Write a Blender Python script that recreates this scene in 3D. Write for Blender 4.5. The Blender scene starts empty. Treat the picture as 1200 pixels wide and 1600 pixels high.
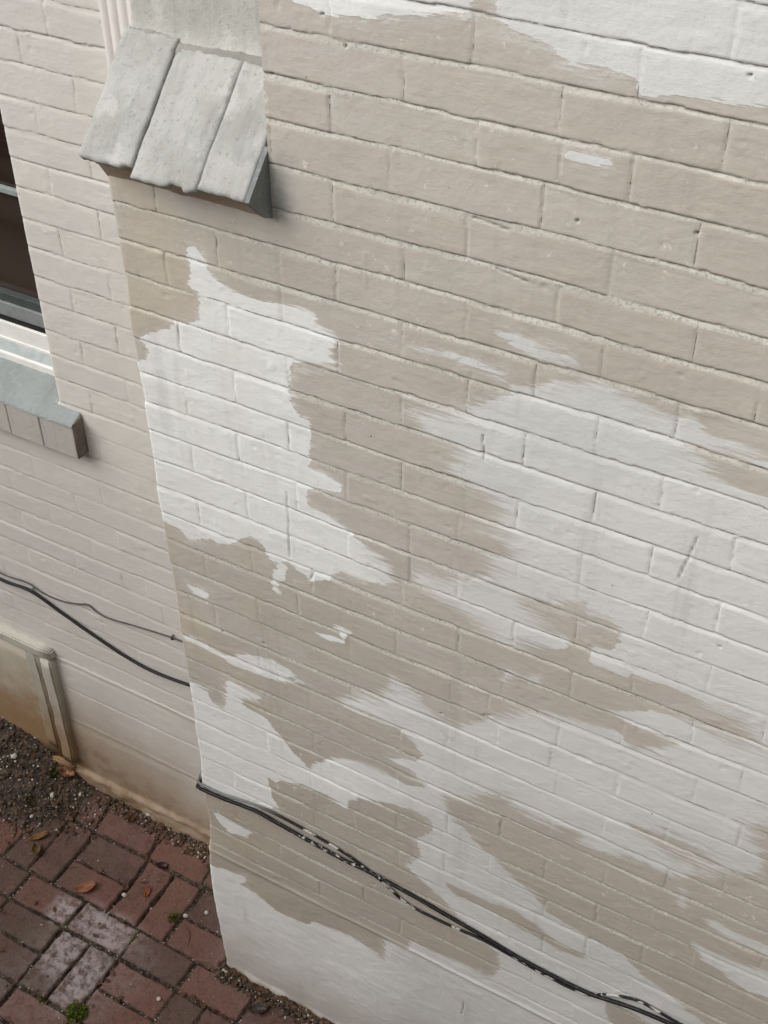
import bpy, math, random
import numpy as np
from mathutils import Vector, Matrix, noise as mnoise
random.seed(7); RNG = np.random.default_rng(11)
scn = bpy.context.scene
ZG = 3.348                      # the eye is this far above the paving

# ------------------------------------------------------------------ camera
def cam_axes(yaw, pit, rol):
    cy, sy = math.cos(yaw), math.sin(yaw)
    f = Vector((-sy*math.cos(pit), cy*math.cos(pit), -math.sin(pit)))
    r = Vector((cy, sy, 0)); u = r.cross(f)
    cr, sr = math.cos(rol), math.sin(rol)
    return cr*r + sr*u, -sr*r + cr*u, f
r_, u_, f_ = cam_axes(0.5144991, 0.7015556, -0.004886)
cd = bpy.data.cameras.new('camera'); cam = bpy.data.objects.new('camera', cd)
scn.collection.objects.link(cam); scn.camera = cam
M = Matrix(((r_.x, u_.x, -f_.x, 0), (r_.y, u_.y, -f_.y, 0), (r_.z, u_.z, -f_.z, ZG), (0, 0, 0, 1)))
cam.matrix_world = M
cd.sensor_fit = 'VERTICAL'; cd.sensor_height = 32
cd.lens = 32*2.01194/1.6; cd.clip_start = .05; cd.clip_end = 500

# ------------------------------------------------------------------ light
SUN_EL, SUN_AZ = math.radians(44), math.radians(222)     # behind and left of the eye
w = bpy.data.worlds.new('World'); scn.world = w; w.use_nodes = True
nt = w.node_tree; sky = nt.nodes.new('ShaderNodeTexSky'); sky.sky_type = 'NISHITA'
sky.sun_disc = False; sky.sun_elevation = SUN_EL; sky.sun_rotation = SUN_AZ
sky.air_density = 1.0; sky.dust_density = 4.0; sky.ozone_density = 1.0
bg = nt.nodes['Background']; bg.inputs['Strength'].default_value = .12
hs = nt.nodes.new('ShaderNodeHueSaturation'); hs.inputs['Saturation'].default_value = .18   # overcast: the blue greyed out
nt.links.new(sky.outputs[0], hs.inputs['Color']); nt.links.new(hs.outputs[0], bg.inputs['Color'])
sd = bpy.data.lights.new('sun', 'SUN'); sd.energy = .8; sd.angle = math.radians(65); sd.color = (1, .985, .965)
so = bpy.data.objects.new('sun', sd); scn.collection.objects.link(so)
sdir = Vector((math.sin(SUN_AZ)*math.cos(SUN_EL), math.cos(SUN_AZ)*math.cos(SUN_EL), math.sin(SUN_EL)))
so.rotation_euler = sdir.to_track_quat('Z', 'Y').to_euler()
scn.view_settings.view_transform = 'Standard'; scn.view_settings.look = 'None'
scn.view_settings.exposure = 0.56; scn.view_settings.gamma = 1
scn.render.engine = 'CYCLES'

# ------------------------------------------------------------------ helpers
def srgb(r, g, b):
    f = lambda c: (c/255/12.92) if c <= 10 else ((c/255+.055)/1.055)**2.4
    return (f(r), f(g), f(b), 1)
class NT:
    """tiny node-tree writer"""
    def __init__(s, name, rough=.8):
        s.m = bpy.data.materials.new(name); s.m.use_nodes = True
        s.t = s.m.node_tree; s.b = s.t.nodes['Principled BSDF']; s.b.inputs['Roughness'].default_value = rough
        s.b.inputs['Specular IOR Level'].default_value = .3
        s.co = s.t.nodes.new('ShaderNodeTexCoord').outputs['Object']
    def put(s, sock, v):
        if isinstance(v, bpy.types.NodeSocket): s.t.links.new(v, sock)
        else: sock.default_value = v
    def attr(s, n):
        a = s.t.nodes.new('ShaderNodeAttribute'); a.attribute_name = n; return a.outputs['Fac']
    def map(s, sc, rot=(0, 0, 0)):
        m = s.t.nodes.new('ShaderNodeMapping'); s.put(m.inputs['Vector'], s.co)
        m.inputs['Scale'].default_value = sc; m.inputs['Rotation'].default_value = rot; return m.outputs[0]
    def noise(s, scale, det=4, rough=.55, vec=None, w=0):
        n = s.t.nodes.new('ShaderNodeTexNoise'); n.inputs['Scale'].default_value = scale
        n.inputs['Detail'].default_value = det; n.inputs['Roughness'].default_value = rough
        if w: n.noise_dimensions = '4D'; n.inputs['W'].default_value = w
        s.put(n.inputs['Vector'], vec if vec is not None else s.co); return n.outputs['Fac']
    def voro(s, scale, feat='F1', vec=None):
        n = s.t.nodes.new('ShaderNodeTexVoronoi'); n.inputs['Scale'].default_value = scale; n.feature = feat
        s.put(n.inputs['Vector'], vec if vec is not None else s.co); return n.outputs['Distance']
    def math(s, op, a, b=0.0, c=0.0, clamp=False):
        n = s.t.nodes.new('ShaderNodeMath'); n.operation = op; n.use_clamp = clamp
        s.put(n.inputs[0], a); s.put(n.inputs[1], b); s.put(n.inputs[2], c); return n.outputs[0]
    def ramp(s, v, a, b, lo=0., hi=1.):
        n = s.t.nodes.new('ShaderNodeMapRange'); n.interpolation_type = 'SMOOTHSTEP'
        s.put(n.inputs['Value'], v); n.inputs['From Min'].default_value = a; n.inputs['From Max'].default_value = b
        n.inputs['To Min'].default_value = lo; n.inputs['To Max'].default_value = hi; return n.outputs['Result']
    def mix(s, f, a, b, mode='MIX'):
        n = s.t.nodes.new('ShaderNodeMix'); n.data_type = 'RGBA'; n.blend_type = mode
        s.put(n.inputs[0], f); s.put(n.inputs[6], a); s.put(n.inputs[7], b); return n.outputs[2]
    def xyz(s):
        n = s.t.nodes.new('ShaderNodeSeparateXYZ'); s.put(n.inputs[0], s.co); return n.outputs
    def bump(s, h, st=.3, dist=.002, prev=None):
        n = s.t.nodes.new('ShaderNodeBump'); n.inputs['Strength'].default_value = st; n.inputs['Distance'].default_value = dist
        s.put(n.inputs['Height'], h)
        if prev is not None: s.put(n.inputs['Normal'], prev)
        return n.outputs[0]
    def done(s, col, nrm=None, rough=None):
        s.put(s.b.inputs['Base Color'], col)
        if nrm is not None: s.put(s.b.inputs['Normal'], nrm)
        if rough is not None: s.put(s.b.inputs['Roughness'], rough)
        return s.m

def empty(name, loc=(0, 0, 0)):
    o = bpy.data.objects.new(name, None); scn.collection.objects.link(o); o.location = loc
    o.empty_display_size = .1; return o
def tag(o, label=None, cat=None, group=None, kind=None):
    if label: o['label'] = label
    if cat: o['category'] = cat
    if group: o['group'] = group
    if kind: o['kind'] = kind
    return o
def link(name, me, mat, parent=None, smooth=True):
    o = bpy.data.objects.new(name, me); scn.collection.objects.link(o)
    if mat: me.materials.append(mat)
    if parent: o.parent = parent; o.matrix_parent_inverse = Matrix.Translation(-Vector(parent_world(parent)))
    if smooth: me.polygons.foreach_set('use_smooth', np.ones(len(me.polygons), bool))
    return o
def parent_world(p): return Vector(p.location)     # nested empties cancel their parent's offset
def pydata(name, V, F, mat, parent=None, smooth=False, ids=None):
    me = bpy.data.meshes.new(name); me.from_pydata([tuple(v) for v in V], [], F); me.update()
    return link(name, me, mat, parent, smooth)
def grid_mesh(name, X, Y, Z, keep, mat, parent, attrs, flip=False):
    n, m = X.shape
    me = bpy.data.meshes.new(name)
    idx = np.arange(n*m, dtype=np.int32).reshape(n, m)
    a, b, c, d = idx[:-1, :-1], idx[1:, :-1], idx[1:, 1:], idx[:-1, 1:]
    q = np.stack([a, b, c, d] if not flip else [a, d, c, b], -1)
    if keep is not None: q = q[keep]
    q = q.reshape(-1, 4)
    used = np.zeros(n*m, bool); used[q.ravel()] = True
    rem = np.cumsum(used)-1; q = rem[q].astype(np.int32)
    co = np.stack([X, Y, Z], -1).reshape(-1, 3)[used].astype(np.float32)
    me.vertices.add(len(co)); me.vertices.foreach_set('co', co.ravel())
    me.loops.add(q.size); me.loops.foreach_set('vertex_index', q.ravel())
    me.polygons.add(len(q)); me.polygons.foreach_set('loop_start', np.arange(0, q.size, 4, dtype=np.int32))
    me.polygons.foreach_set('loop_total', np.full(len(q), 4, np.int32))
    for k, v in attrs.items():
        at = me.attributes.new(k, 'FLOAT', 'POINT'); at.data.foreach_set('value', v.ravel()[used].astype(np.float32))
    me.update(calc_edges=True)
    return link(name, me, mat, parent, True)
def _h(ix, iy, seed):
    with np.errstate(over='ignore'):
        x = (ix.astype(np.int64)*374761393 + iy.astype(np.int64)*668265263 + seed*2147483647) & 0xffffffff
        x = ((x ^ (x >> 13))*1274126177) & 0xffffffff
        x = x ^ (x >> 16)
    return (x & 0xffff)/65535.0
def vn(x, y, seed=0):
    ix, iy = np.floor(x), np.floor(y); fx, fy = x-ix, y-iy
    fx = fx*fx*(3-2*fx); fy = fy*fy*(3-2*fy)
    a = _h(ix, iy, seed); b = _h(ix+1, iy, seed); c = _h(ix, iy+1, seed); d = _h(ix+1, iy+1, seed)
    return ((a*(1-fx)+b*fx)*(1-fy)+(c*(1-fx)+d*fx)*fy)*2-1
def fbm(x, y, seed=0, o=4, g=.5):
    s = 0; a = 1; t = 0
    for i in range(o): s = s+a*vn(x*2**i, y*2**i, seed+i*17); t += a; a *= g
    return s/t
def sst(x, a, b):
    t = np.clip((x-a)/(b-a), 0, 1); return t*t*(3-2*t)
def box(V, F, x0, x1, y0, y1, z0, z1):
    n = len(V)
    V += [(x0, y0, z0), (x1, y0, z0), (x1, y1, z0), (x0, y1, z0), (x0, y0, z1), (x1, y0, z1), (x1, y1, z1), (x0, y1, z1)]
    F += [(n, n+3, n+2, n+1), (n+4, n+5, n+6, n+7), (n, n+1, n+5, n+4), (n+1, n+2, n+6, n+5), (n+2, n+3, n+7, n+6), (n+3, n, n+4, n+7)]
def bevel(o, w=.002, seg=2):
    m = o.modifiers.new('bevel', 'BEVEL'); m.width = w; m.segments = seg; m.limit_method = 'ANGLE'; return o
def tube(name, pts, rad, mat, parent=None, n=10, seed=0):
    P = np.array(pts, float); V = []; F = []
    T = np.gradient(P, axis=0); T /= np.linalg.norm(T, axis=1)[:, None]
    up = np.array([0.13, -.4, 1.]); 
    for i, (p, t) in enumerate(zip(P, T)):
        a = np.cross(t, up); a /= np.linalg.norm(a); b = np.cross(a, t)
        r = rad[i] if hasattr(rad, '__len__') else rad
        for k in range(n):
            th = 2*math.pi*k/n; V.append(tuple(p+r*(math.cos(th)*a+math.sin(th)*b)))
    for i in range(len(P)-1):
        for k in range(n):
            F.append((i*n+k, i*n+(k+1) % n, (i+1)*n+(k+1) % n, (i+1)*n+k))
    F.append(tuple(range(n))[::-1]); F.append(tuple((len(P)-1)*n+k for k in range(n)))
    return pydata(name, V, F, mat, parent, True)
def smooth_path(pts, n=8):
    P = [Vector(p) for p in pts]; P = [P[0]*2-P[1]]+P+[P[-1]*2-P[-2]]; out = []
    for i in range(1, len(P)-2):
        for k in range(n):
            t = k/n; a, b, c, d = P[i-1:i+3]
            out.append(.5*((2*b)+(c-a)*t+(2*a-5*b+4*c-d)*t*t+(3*b-a-3*c+d)*t**3))
    out.append(P[-2]); return [tuple(v) for v in out]

# ------------------------------------------------------------------ measured layout (metres; z below the eye)
POLY=[[1,[[-0.967,-0.541],[-0.97,-0.591],[-0.952,-0.597],[-0.934,-0.602],[-0.917,-0.601],[-0.888,-0.6],[-0.873,-0.597],[-0.861,-0.604],[-0.853,-0.597],[-0.815,-0.588],[-0.759,-0.577],[-0.718,-0.571],[-0.711,-0.567],[-0.708,-0.549],[-0.708,-0.503]]],[1,[[-0.678,-0.499],[-0.674,-0.544],[-0.677,-0.558],[-0.671,-0.571],[-0.66,-0.574],[-0.634,-0.578],[-0.607,-0.583],[-0.594,-0.589],[-0.582,-0.603],[-0.571,-0.609],[-0.546,-0.606],[-0.521,-0.604],[-0.496,-0.603],[-0.483,-0.606],[-0.478,-0.625],[-0.469,-0.623],[-0.429,-0.617],[-0.375,-0.612],[-0.351,-0.613],[-0.321,-0.609],[-0.112,-0.591],[-0.158,-0.422]]],[1,[[-0.565,-0.712],[-0.548,-0.712],[-0.5,-0.713],[-0.507,-0.72],[-0.551,-0.728],[-0.561,-0.729]]],[1,[[-1.204,-1.022],[-1.187,-1.017],[-1.17,-1.043],[-1.162,-1.066],[-1.116,-1.083],[-1.064,-1.084],[-1.025,-1.077],[-0.987,-1.075],[-0.962,-1.077],[-0.956,-1.098],[-0.926,-1.107],[-0.919,-1.119],[-0.929,-1.13],[-0.928,-1.168],[-0.988,-1.183],[-1.015,-1.194],[-1.02,-1.238],[-1.016,-1.259],[-1.004,-1.293],[-0.987,-1.293],[-0.979,-1.306],[-0.98,-1.341],[-0.988,-1.397],[-0.923,-1.408],[-0.924,-1.43],[-0.978,-1.441],[-0.996,-1.454],[-0.998,-1.489],[-0.947,-1.497],[-0.899,-1.52],[-0.868,-1.536],[-0.823,-1.555],[-0.828,-1.612],[-0.872,-1.62],[-0.929,-1.618],[-0.96,-1.655],[-0.996,-1.677],[-1.018,-1.667],[-1.048,-1.652],[-1.073,-1.663],[-1.096,-1.66],[-1.107,-1.624],[-1.137,-1.622],[-1.17,-1.654],[-1.209,-1.675],[-1.241,-1.673],[-1.283,-1.696],[-1.307,-1.674],[-1.339,-1.673],[-1.365,-1.65],[-1.37,-1.481],[-1.395,-1.357],[-1.385,-1.297],[-1.354,-1.294],[-1.332,-1.283],[-1.32,-1.266],[-1.326,-1.244],[-1.334,-1.243],[-1.324,-1.23],[-1.319,-1.203],[-1.317,-1.221],[-1.297,-1.212],[-1.267,-1.199],[-1.256,-1.192],[-1.247,-1.181],[-1.209,-1.17],[-1.198,-1.16],[-1.194,-1.127],[-1.185,-1.109],[-1.204,-1.102],[-1.214,-1.096],[-1.2,-1.068],[-1.204,-1.054]]],[1,[[-1.082,-1.684],[-1.062,-1.655],[-1.046,-1.668],[-1.063,-1.712],[-1.079,-1.725],[-1.065,-1.735],[-1.069,-1.753],[-1.095,-1.742],[-1.09,-1.713]]],[1,[[-1.309,-1.825],[-1.28,-1.826],[-1.246,-1.825],[-1.26,-1.841],[-1.294,-1.842]]],[1,[[-0.658,-1.014],[-0.612,-1.014],[-0.561,-1.02],[-0.517,-1.017],[-0.515,-1.038],[-0.549,-1.041],[-0.58,-1.037],[-0.611,-1.029],[-0.637,-1.023]]],[1,[[-0.791,-1.084],[-0.736,-1.077],[-0.676,-1.075],[-0.634,-1.083],[-0.616,-1.103],[-0.633,-1.099],[-0.681,-1.088],[-0.736,-1.084],[-0.78,-1.09]]],[1,[[-0.796,-1.196],[-0.761,-1.191],[-0.721,-1.187],[-0.688,-1.169],[-0.673,-1.149],[-0.615,-1.122],[-0.627,-1.098],[-0.596,-1.09],[-0.576,-1.089],[-0.547,-1.07],[-0.517,-1.062],[-0.489,-1.048],[-0.43,-1.057],[-0.38,-1.071],[-0.361,-1.072],[-0.344,-1.06],[-0.328,-1.071],[-0.321,-1.086],[-0.309,-1.09],[-0.274,-1.091],[-0.229,-1.094],[-0.141,-1.09],[-0.137,-1.111],[-0.225,-1.112],[-0.271,-1.112],[-0.309,-1.107],[-0.34,-1.113],[-0.324,-1.126],[-0.313,-1.139],[-0.282,-1.153],[-0.257,-1.162],[-0.216,-1.16],[-0.043,-1.146],[0.079,-1.639],[-0.124,-1.641],[-0.182,-1.612],[-0.26,-1.601],[-0.304,-1.597],[-0.36,-1.597],[-0.37,-1.61],[-0.437,-1.609],[-0.437,-1.574],[-0.489,-1.58],[-0.514,-1.562],[-0.574,-1.525],[-0.573,-1.541],[-0.501,-1.58],[-0.473,-1.591],[-0.498,-1.61],[-0.539,-1.621],[-0.575,-1.631],[-0.587,-1.637],[-0.625,-1.632],[-0.676,-1.609],[-0.728,-1.594],[-0.773,-1.576],[-0.776,-1.551],[-0.71,-1.537],[-0.632,-1.494],[-0.632,-1.461],[-0.6,-1.433],[-0.614,-1.406],[-0.655,-1.391],[-0.617,-1.351],[-0.67,-1.326],[-0.718,-1.301],[-0.708,-1.254],[-0.76,-1.234]]],[1,[[-1.423,-2.169],[-1.341,-2.14],[-1.287,-2.138],[-1.283,-2.178],[-1.257,-2.181],[-1.243,-2.156],[-1.23,-2.067],[-1.19,-2.077],[-1.149,-2.084],[-1.16,-2.1],[-1.193,-2.108],[-1.195,-2.138],[-1.133,-2.154],[-1.094,-2.193],[-1.07,-2.224],[-1.03,-2.255],[-1.0,-2.213],[-0.98,-2.188],[-0.906,-2.16],[-0.829,-2.157],[-0.78,-2.159],[-0.738,-2.137],[-0.78,-2.111],[-0.828,-2.097],[-0.766,-2.071],[-0.749,-2.041],[-0.803,-2.029],[-0.803,-1.994],[-0.915,-1.988],[-0.945,-1.98],[-0.914,-1.949],[-0.844,-1.925],[-0.84,-1.896],[-0.822,-1.85],[-0.797,-1.858],[-0.762,-1.876],[-0.726,-1.908],[-0.678,-1.912],[-0.632,-1.877],[-0.588,-1.825],[-0.551,-1.795],[-0.477,-1.771],[-0.447,-1.763],[-0.376,-1.748],[-0.337,-1.777],[-0.281,-1.756],[-0.272,-1.722],[-0.368,-1.718],[-0.393,-1.71],[-0.322,-1.67],[-0.284,-1.662],[-0.25,-1.659],[-0.174,-1.656],[-0.122,-1.649],[0.079,-1.639],[0.382,-2.863],[-2.398,-6.373],[-1.483,-2.2]]],[1,[[-1.239,-2.003],[-1.167,-1.964],[-1.112,-1.951],[-1.069,-1.954],[-1.029,-1.977],[-1.085,-2.003],[-1.15,-2.012],[-1.216,-2.023]]],[1,[[-0.952,-1.767],[-0.907,-1.767],[-0.925,-1.813],[-0.991,-1.817],[-0.939,-1.795]]],[1,[[-1.339,-1.987],[-1.312,-1.983],[-1.227,-1.999],[-1.235,-2.011],[-1.314,-2.002],[-1.341,-2.004]]],[0,[[-0.574,-1.524],[-0.513,-1.508],[-0.486,-1.491],[-0.459,-1.477],[-0.454,-1.502],[-0.418,-1.495],[-0.394,-1.51],[-0.391,-1.531],[-0.404,-1.564],[-0.436,-1.574],[-0.437,-1.61],[-0.416,-1.613],[-0.364,-1.611],[-0.358,-1.594],[-0.345,-1.624],[-0.461,-1.629],[-0.486,-1.61],[-0.474,-1.576],[-0.514,-1.562]]],[0,[[-0.84,-1.995],[-0.803,-1.998],[-0.767,-2.016],[-0.761,-2.04],[-0.781,-2.056],[-0.84,-2.071],[-0.878,-2.057]]],[0,[[-0.841,-2.11],[-0.781,-2.101],[-0.743,-2.131],[-0.78,-2.146],[-0.841,-2.152],[-0.903,-2.154]]],[0,[[-1.592,-2.635],[-1.353,-2.504],[-1.303,-2.529],[-1.209,-2.511],[-1.12,-2.453],[-1.139,-2.424],[-1.148,-2.36],[-1.123,-2.365],[-1.113,-2.349],[-1.047,-2.324],[-0.985,-2.319],[-0.939,-2.342],[-0.925,-2.299],[-0.881,-2.271],[-0.822,-2.244],[-0.764,-2.233],[-0.73,-2.239],[-0.722,-2.278],[-0.762,-2.328],[-0.751,-2.378],[-0.782,-2.441],[-0.757,-2.472],[-0.696,-2.501],[-0.609,-2.59],[-0.549,-2.607],[-0.543,-2.658],[-0.554,-2.714],[-0.609,-2.724],[-0.706,-2.734],[-0.771,-2.729],[-0.777,-2.77],[-0.842,-2.785],[-0.844,-2.873],[-0.865,-2.864],[-0.911,-2.855],[-0.971,-2.854],[-1.042,-2.861],[-1.066,-2.891],[-1.148,-2.907],[-1.22,-2.872],[-1.266,-2.863],[-1.244,-2.836],[-1.247,-2.821],[-1.296,-2.826],[-1.348,-2.84],[-1.651,-2.992]]],[0,[[-0.698,-2.141],[-0.674,-2.138],[-0.628,-2.1],[-0.598,-2.069],[-0.56,-2.059],[-0.549,-2.082],[-0.521,-2.084],[-0.52,-2.098],[-0.482,-2.09],[-0.459,-2.091],[-0.443,-2.07],[-0.404,-2.064],[-0.407,-2.103],[-0.361,-2.1],[-0.317,-2.082],[-0.273,-2.076],[-0.221,-2.084],[-0.193,-2.064],[-0.186,-2.034],[-0.183,-2.012],[-0.219,-2.017],[-0.257,-2.008],[-0.234,-1.998],[-0.188,-2.005],[-0.142,-2.006],[-0.114,-1.995],[-0.081,-1.972],[-0.063,-1.958],[0.001,-1.938],[0.047,-1.943],[0.172,-2.513],[-0.077,-2.505],[-0.18,-2.461],[-0.238,-2.436],[-0.283,-2.395],[-0.366,-2.392],[-0.444,-2.378],[-0.491,-2.332],[-0.552,-2.296],[-0.572,-2.27],[-0.595,-2.263],[-0.625,-2.25],[-0.644,-2.226],[-0.689,-2.195]]],[0,[[-0.113,-1.862],[-0.106,-1.839],[-0.077,-1.826],[-0.026,-1.809],[-0.002,-1.922],[-0.064,-1.951],[-0.086,-1.924],[-0.089,-1.898],[-0.102,-1.873]]],[0,[[-0.686,-2.44],[-0.643,-2.437],[-0.589,-2.433],[-0.521,-2.426],[-0.46,-2.444],[-0.414,-2.464],[-0.356,-2.46],[-0.358,-2.481],[-0.411,-2.492],[-0.457,-2.479],[-0.525,-2.478],[-0.603,-2.463],[-0.662,-2.471]]],[0,[[-0.298,-2.59],[-0.247,-2.593],[-0.173,-2.606],[-0.069,-2.644],[-0.202,-2.716],[-0.284,-2.653]]],[0,[[-0.317,-1.985],[-0.269,-1.973],[-0.239,-1.964],[-0.193,-1.972],[-0.151,-1.989],[-0.204,-1.997],[-0.253,-1.997],[-0.291,-1.992]]],[0,[[-1.068,-1.974],[-0.899,-1.951],[-0.906,-1.961],[-1.068,-1.988]]],[1,[[-1.334,-2.602],[-1.31,-2.597],[-1.26,-2.61],[-1.213,-2.609],[-1.233,-2.644],[-1.282,-2.656],[-1.314,-2.638]]],[1,[[-0.141,-2.159],[-0.126,-2.156],[-0.084,-2.166],[-0.024,-2.16],[0.093,-2.153],[0.101,-2.19],[-0.018,-2.192],[-0.096,-2.189],[-0.132,-2.176]]],[1,[[-0.154,-2.251],[-0.09,-2.25],[-0.008,-2.243],[0.109,-2.228],[0.131,-2.326],[0.006,-2.318],[-0.033,-2.329],[-0.125,-2.294]]],[1,[[-0.6,-1.735],[-0.576,-1.706],[-0.585,-1.734],[-0.599,-1.748]]],[1,[[-0.537,-1.695],[-0.521,-1.683],[-0.524,-1.705],[-0.538,-1.713]]],[1,[[-0.201,-2.096],[-0.19,-2.109],[-0.19,-2.162],[-0.2,-2.127]]],[1,[[-0.19,-2.007],[-0.161,-1.997],[-0.142,-2.006],[-0.123,-2.013],[-0.145,-2.021],[-0.174,-2.03]]]]
PERP={-1: [-0.375], 0: [-0.706, -0.481], 1: [-0.805, -0.579, -0.363], 2: [-0.922, -0.692, -0.571, -0.475], 3: [-0.828, -0.593, -0.377], 4: [-0.922, -0.701, -0.486], 5: [-1.258, -1.025, -0.803, -0.558, -0.357], 6: [-1.144, -1.024, -0.921, -0.696, -0.481, -0.259], 7: [-1.255, -1.026, -0.805, -0.583, -0.581, -0.363], 8: [-1.136, -0.922, -0.689, -0.476], 9: [-1.245, -1.021, -0.805, -0.588, -0.367], 10: [-1.134, -0.911, -0.467, -0.246], 11: [-1.247, -1.029, -0.804, -0.59, -0.366], 12: [-1.14, -0.912, -0.695, -0.474, -0.247], 13: [-1.25, -1.019, -0.787, -0.355], 14: [-1.132, -0.786, -0.692, -0.47, -0.24], 15: [-1.25, -0.8, -0.579, -0.36, -0.136], 16: [-1.134, -0.995, -0.906, -0.686, -0.465, -0.246], 17: [-1.25, -1.03, -0.813, -0.591, -0.362, -0.148], 18: [-1.137, -1.13, -0.916, -0.616, -0.477, -0.218], 19: [-1.242, -0.487, -0.355, -0.128], 20: [-0.915, -0.694, -0.249], 21: [-1.02, -0.803, -0.131], 22: [-0.231], 23: [-1.013, -0.571, -0.347], 24: [-0.689, -0.469, -0.244], 25: [-0.901, -0.349], 26: [-1.018, -0.459, -0.244], 27: [-0.803, -0.359], 28: [-0.451], 29: [-1.018], 30: [-0.898, -0.676], 31: [-1.021, -0.8]}
HPERP={-1: [-1.71], 0: [-1.79], 1: [-1.671], 4: [-1.776], 5: [-1.66], 6: [-1.776], 8: [-1.774], 9: [-1.662], 10: [-1.772], 11: [-1.658], 12: [-1.773], 14: [-1.776], 16: [-1.796, -2.009], 17: [-1.887], 18: [-1.991], 19: [-2.095, -1.864], 20: [-1.932, -1.702], 21: [-1.862], 22: [-1.748]}
CRACK=[[[-0.302, -1.268], [-0.309, -1.313], [-0.318, -1.358]], [[-0.659, -1.208], [-0.655, -1.257]], [[-1.041, -1.476], [-1.041, -1.545], [-1.044, -1.634]], [[-0.995, -1.645], [-0.992, -1.657], [-0.999, -1.671]], [[-0.692, -0.843], [-0.663, -0.845], [-0.638, -0.849]], [[-0.654, -0.913], [-0.629, -0.916], [-0.604, -0.921]], [[-0.624, -2.888], [-0.627, -2.947]]]
HOLES=[[-0.894, -0.64], [-1.016, -0.701], [-0.929, -0.603], [-0.349, -0.577], [-0.234, -1.467], [-0.541, -0.81], [-0.38, -0.787], [-1.227, -1.924], [-1.122, -1.907], [-0.713, -1.895], [-0.624, -1.85], [-0.613, -1.844]]
STONES=[(-1.837, 1.767, 0.0125, 'largest white pebble, upright in the grit near the house wall'), (-1.774, 1.74, 0.007, 'white pebble just right of the largest one'), (-1.758, 1.528, 0.008, 'grey-white chip lying on a brick between two brown leaves'), (-1.512, 1.601, 0.006, 'pale chip on the second brick from the chimney foot'), (-1.561, 1.564, 0.008, 'yellowish white pebble by the small weed'), (-1.47, 1.312, 0.006, 'white chip on the red brick at the bottom of the picture'), (-2.313, 1.704, 0.01, 'whitish stone in the soil near the left picture edge'), (-2.15, 1.678, 0.009, 'white stone beside the curled leaf under the house wall'), (-2.076, 1.723, 0.006, 'white stone at the edge of the brick paving'), (-2.174, 1.6, 0.008, 'white stone left of the green weed in the soil')]
LEAVES=[(-1.871, 1.492, 0.062, 0.042, 0.9, 0.5, (146, 96, 66), (110, 70, 48), 'broad brown dead leaf lying across two paving bricks'), (-1.703, 1.569, 0.036, 0.016, 1.9, 0.6, (150, 74, 40), (112, 56, 34), 'small narrow rust-orange leaf on a red brick'), (-2.135, 1.744, 0.055, 0.035, 0.1, 0.9, (150, 98, 66), (96, 62, 42), 'curled brown leaf tucked against the foot of the house wall'), (-2.116, 1.565, 0.06, 0.022, 0.9, 1.0, (150, 112, 66), (104, 76, 44), 'long twisted ochre leaf near the left picture edge'), (-2.09, 1.52, 0.045, 0.03, 2.4, 1.2, (112, 88, 52), (80, 62, 38), 'crumpled olive-brown leaf beneath the long twisted leaf'), (-1.884, 1.74, 0.04, 0.022, 1.5, 1.2, (104, 72, 54), (70, 48, 38), 'dark curled leaf standing by the house wall left of the white pebble'), (-1.715, 1.661, 0.034, 0.028, 0.4, 0.9, (52, 26, 26), (34, 18, 20), 'very dark crumpled leaf in a joint between red bricks'), (-1.206, 1.419, 0.055, 0.04, 0.5, 0.8, (74, 60, 52), (44, 36, 32), 'dark grey-brown crumpled leaf at the foot of the chimney')]
WEEDS=[(-1.642, 1.168, 0.034, 420, 'bright green weed tuft at the bottom picture edge', (112, 128, 44), 0.022), (-1.584, 1.539, 0.02, 160, 'small yellow-green weed in the joint near the chimney foot', (104, 108, 40), 0.014), (-2.176, 1.725, 0.018, 150, 'green weed under the curled leaf by the house wall', (86, 96, 40), 0.016), (-2.205, 1.629, 0.026, 160, 'dull green weed in the soil at the left', (84, 90, 44), 0.014), (-1.247, 1.465, 0.016, 130, 'mossy green patch against the cement foot of the chimney', (92, 100, 44), 0.01), (-1.756, 1.154, 0.012, 70, 'tiny green sprout between the two pale bricks and the tuft', (96, 108, 44), 0.01)]
TWIGS=[([(-1.49, 1.46), (-1.508, 1.509), (-1.534, 1.53)], 'thin twig beside the small yellow-green weed'), ([(-1.451, 1.459), (-1.402, 1.468), (-1.353, 1.446)], 'thin pale twig along the chimney foot'), ([(-2.207, 1.708), (-2.142, 1.709), (-2.068, 1.658)], 'dark twig near the curled leaf')]

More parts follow.
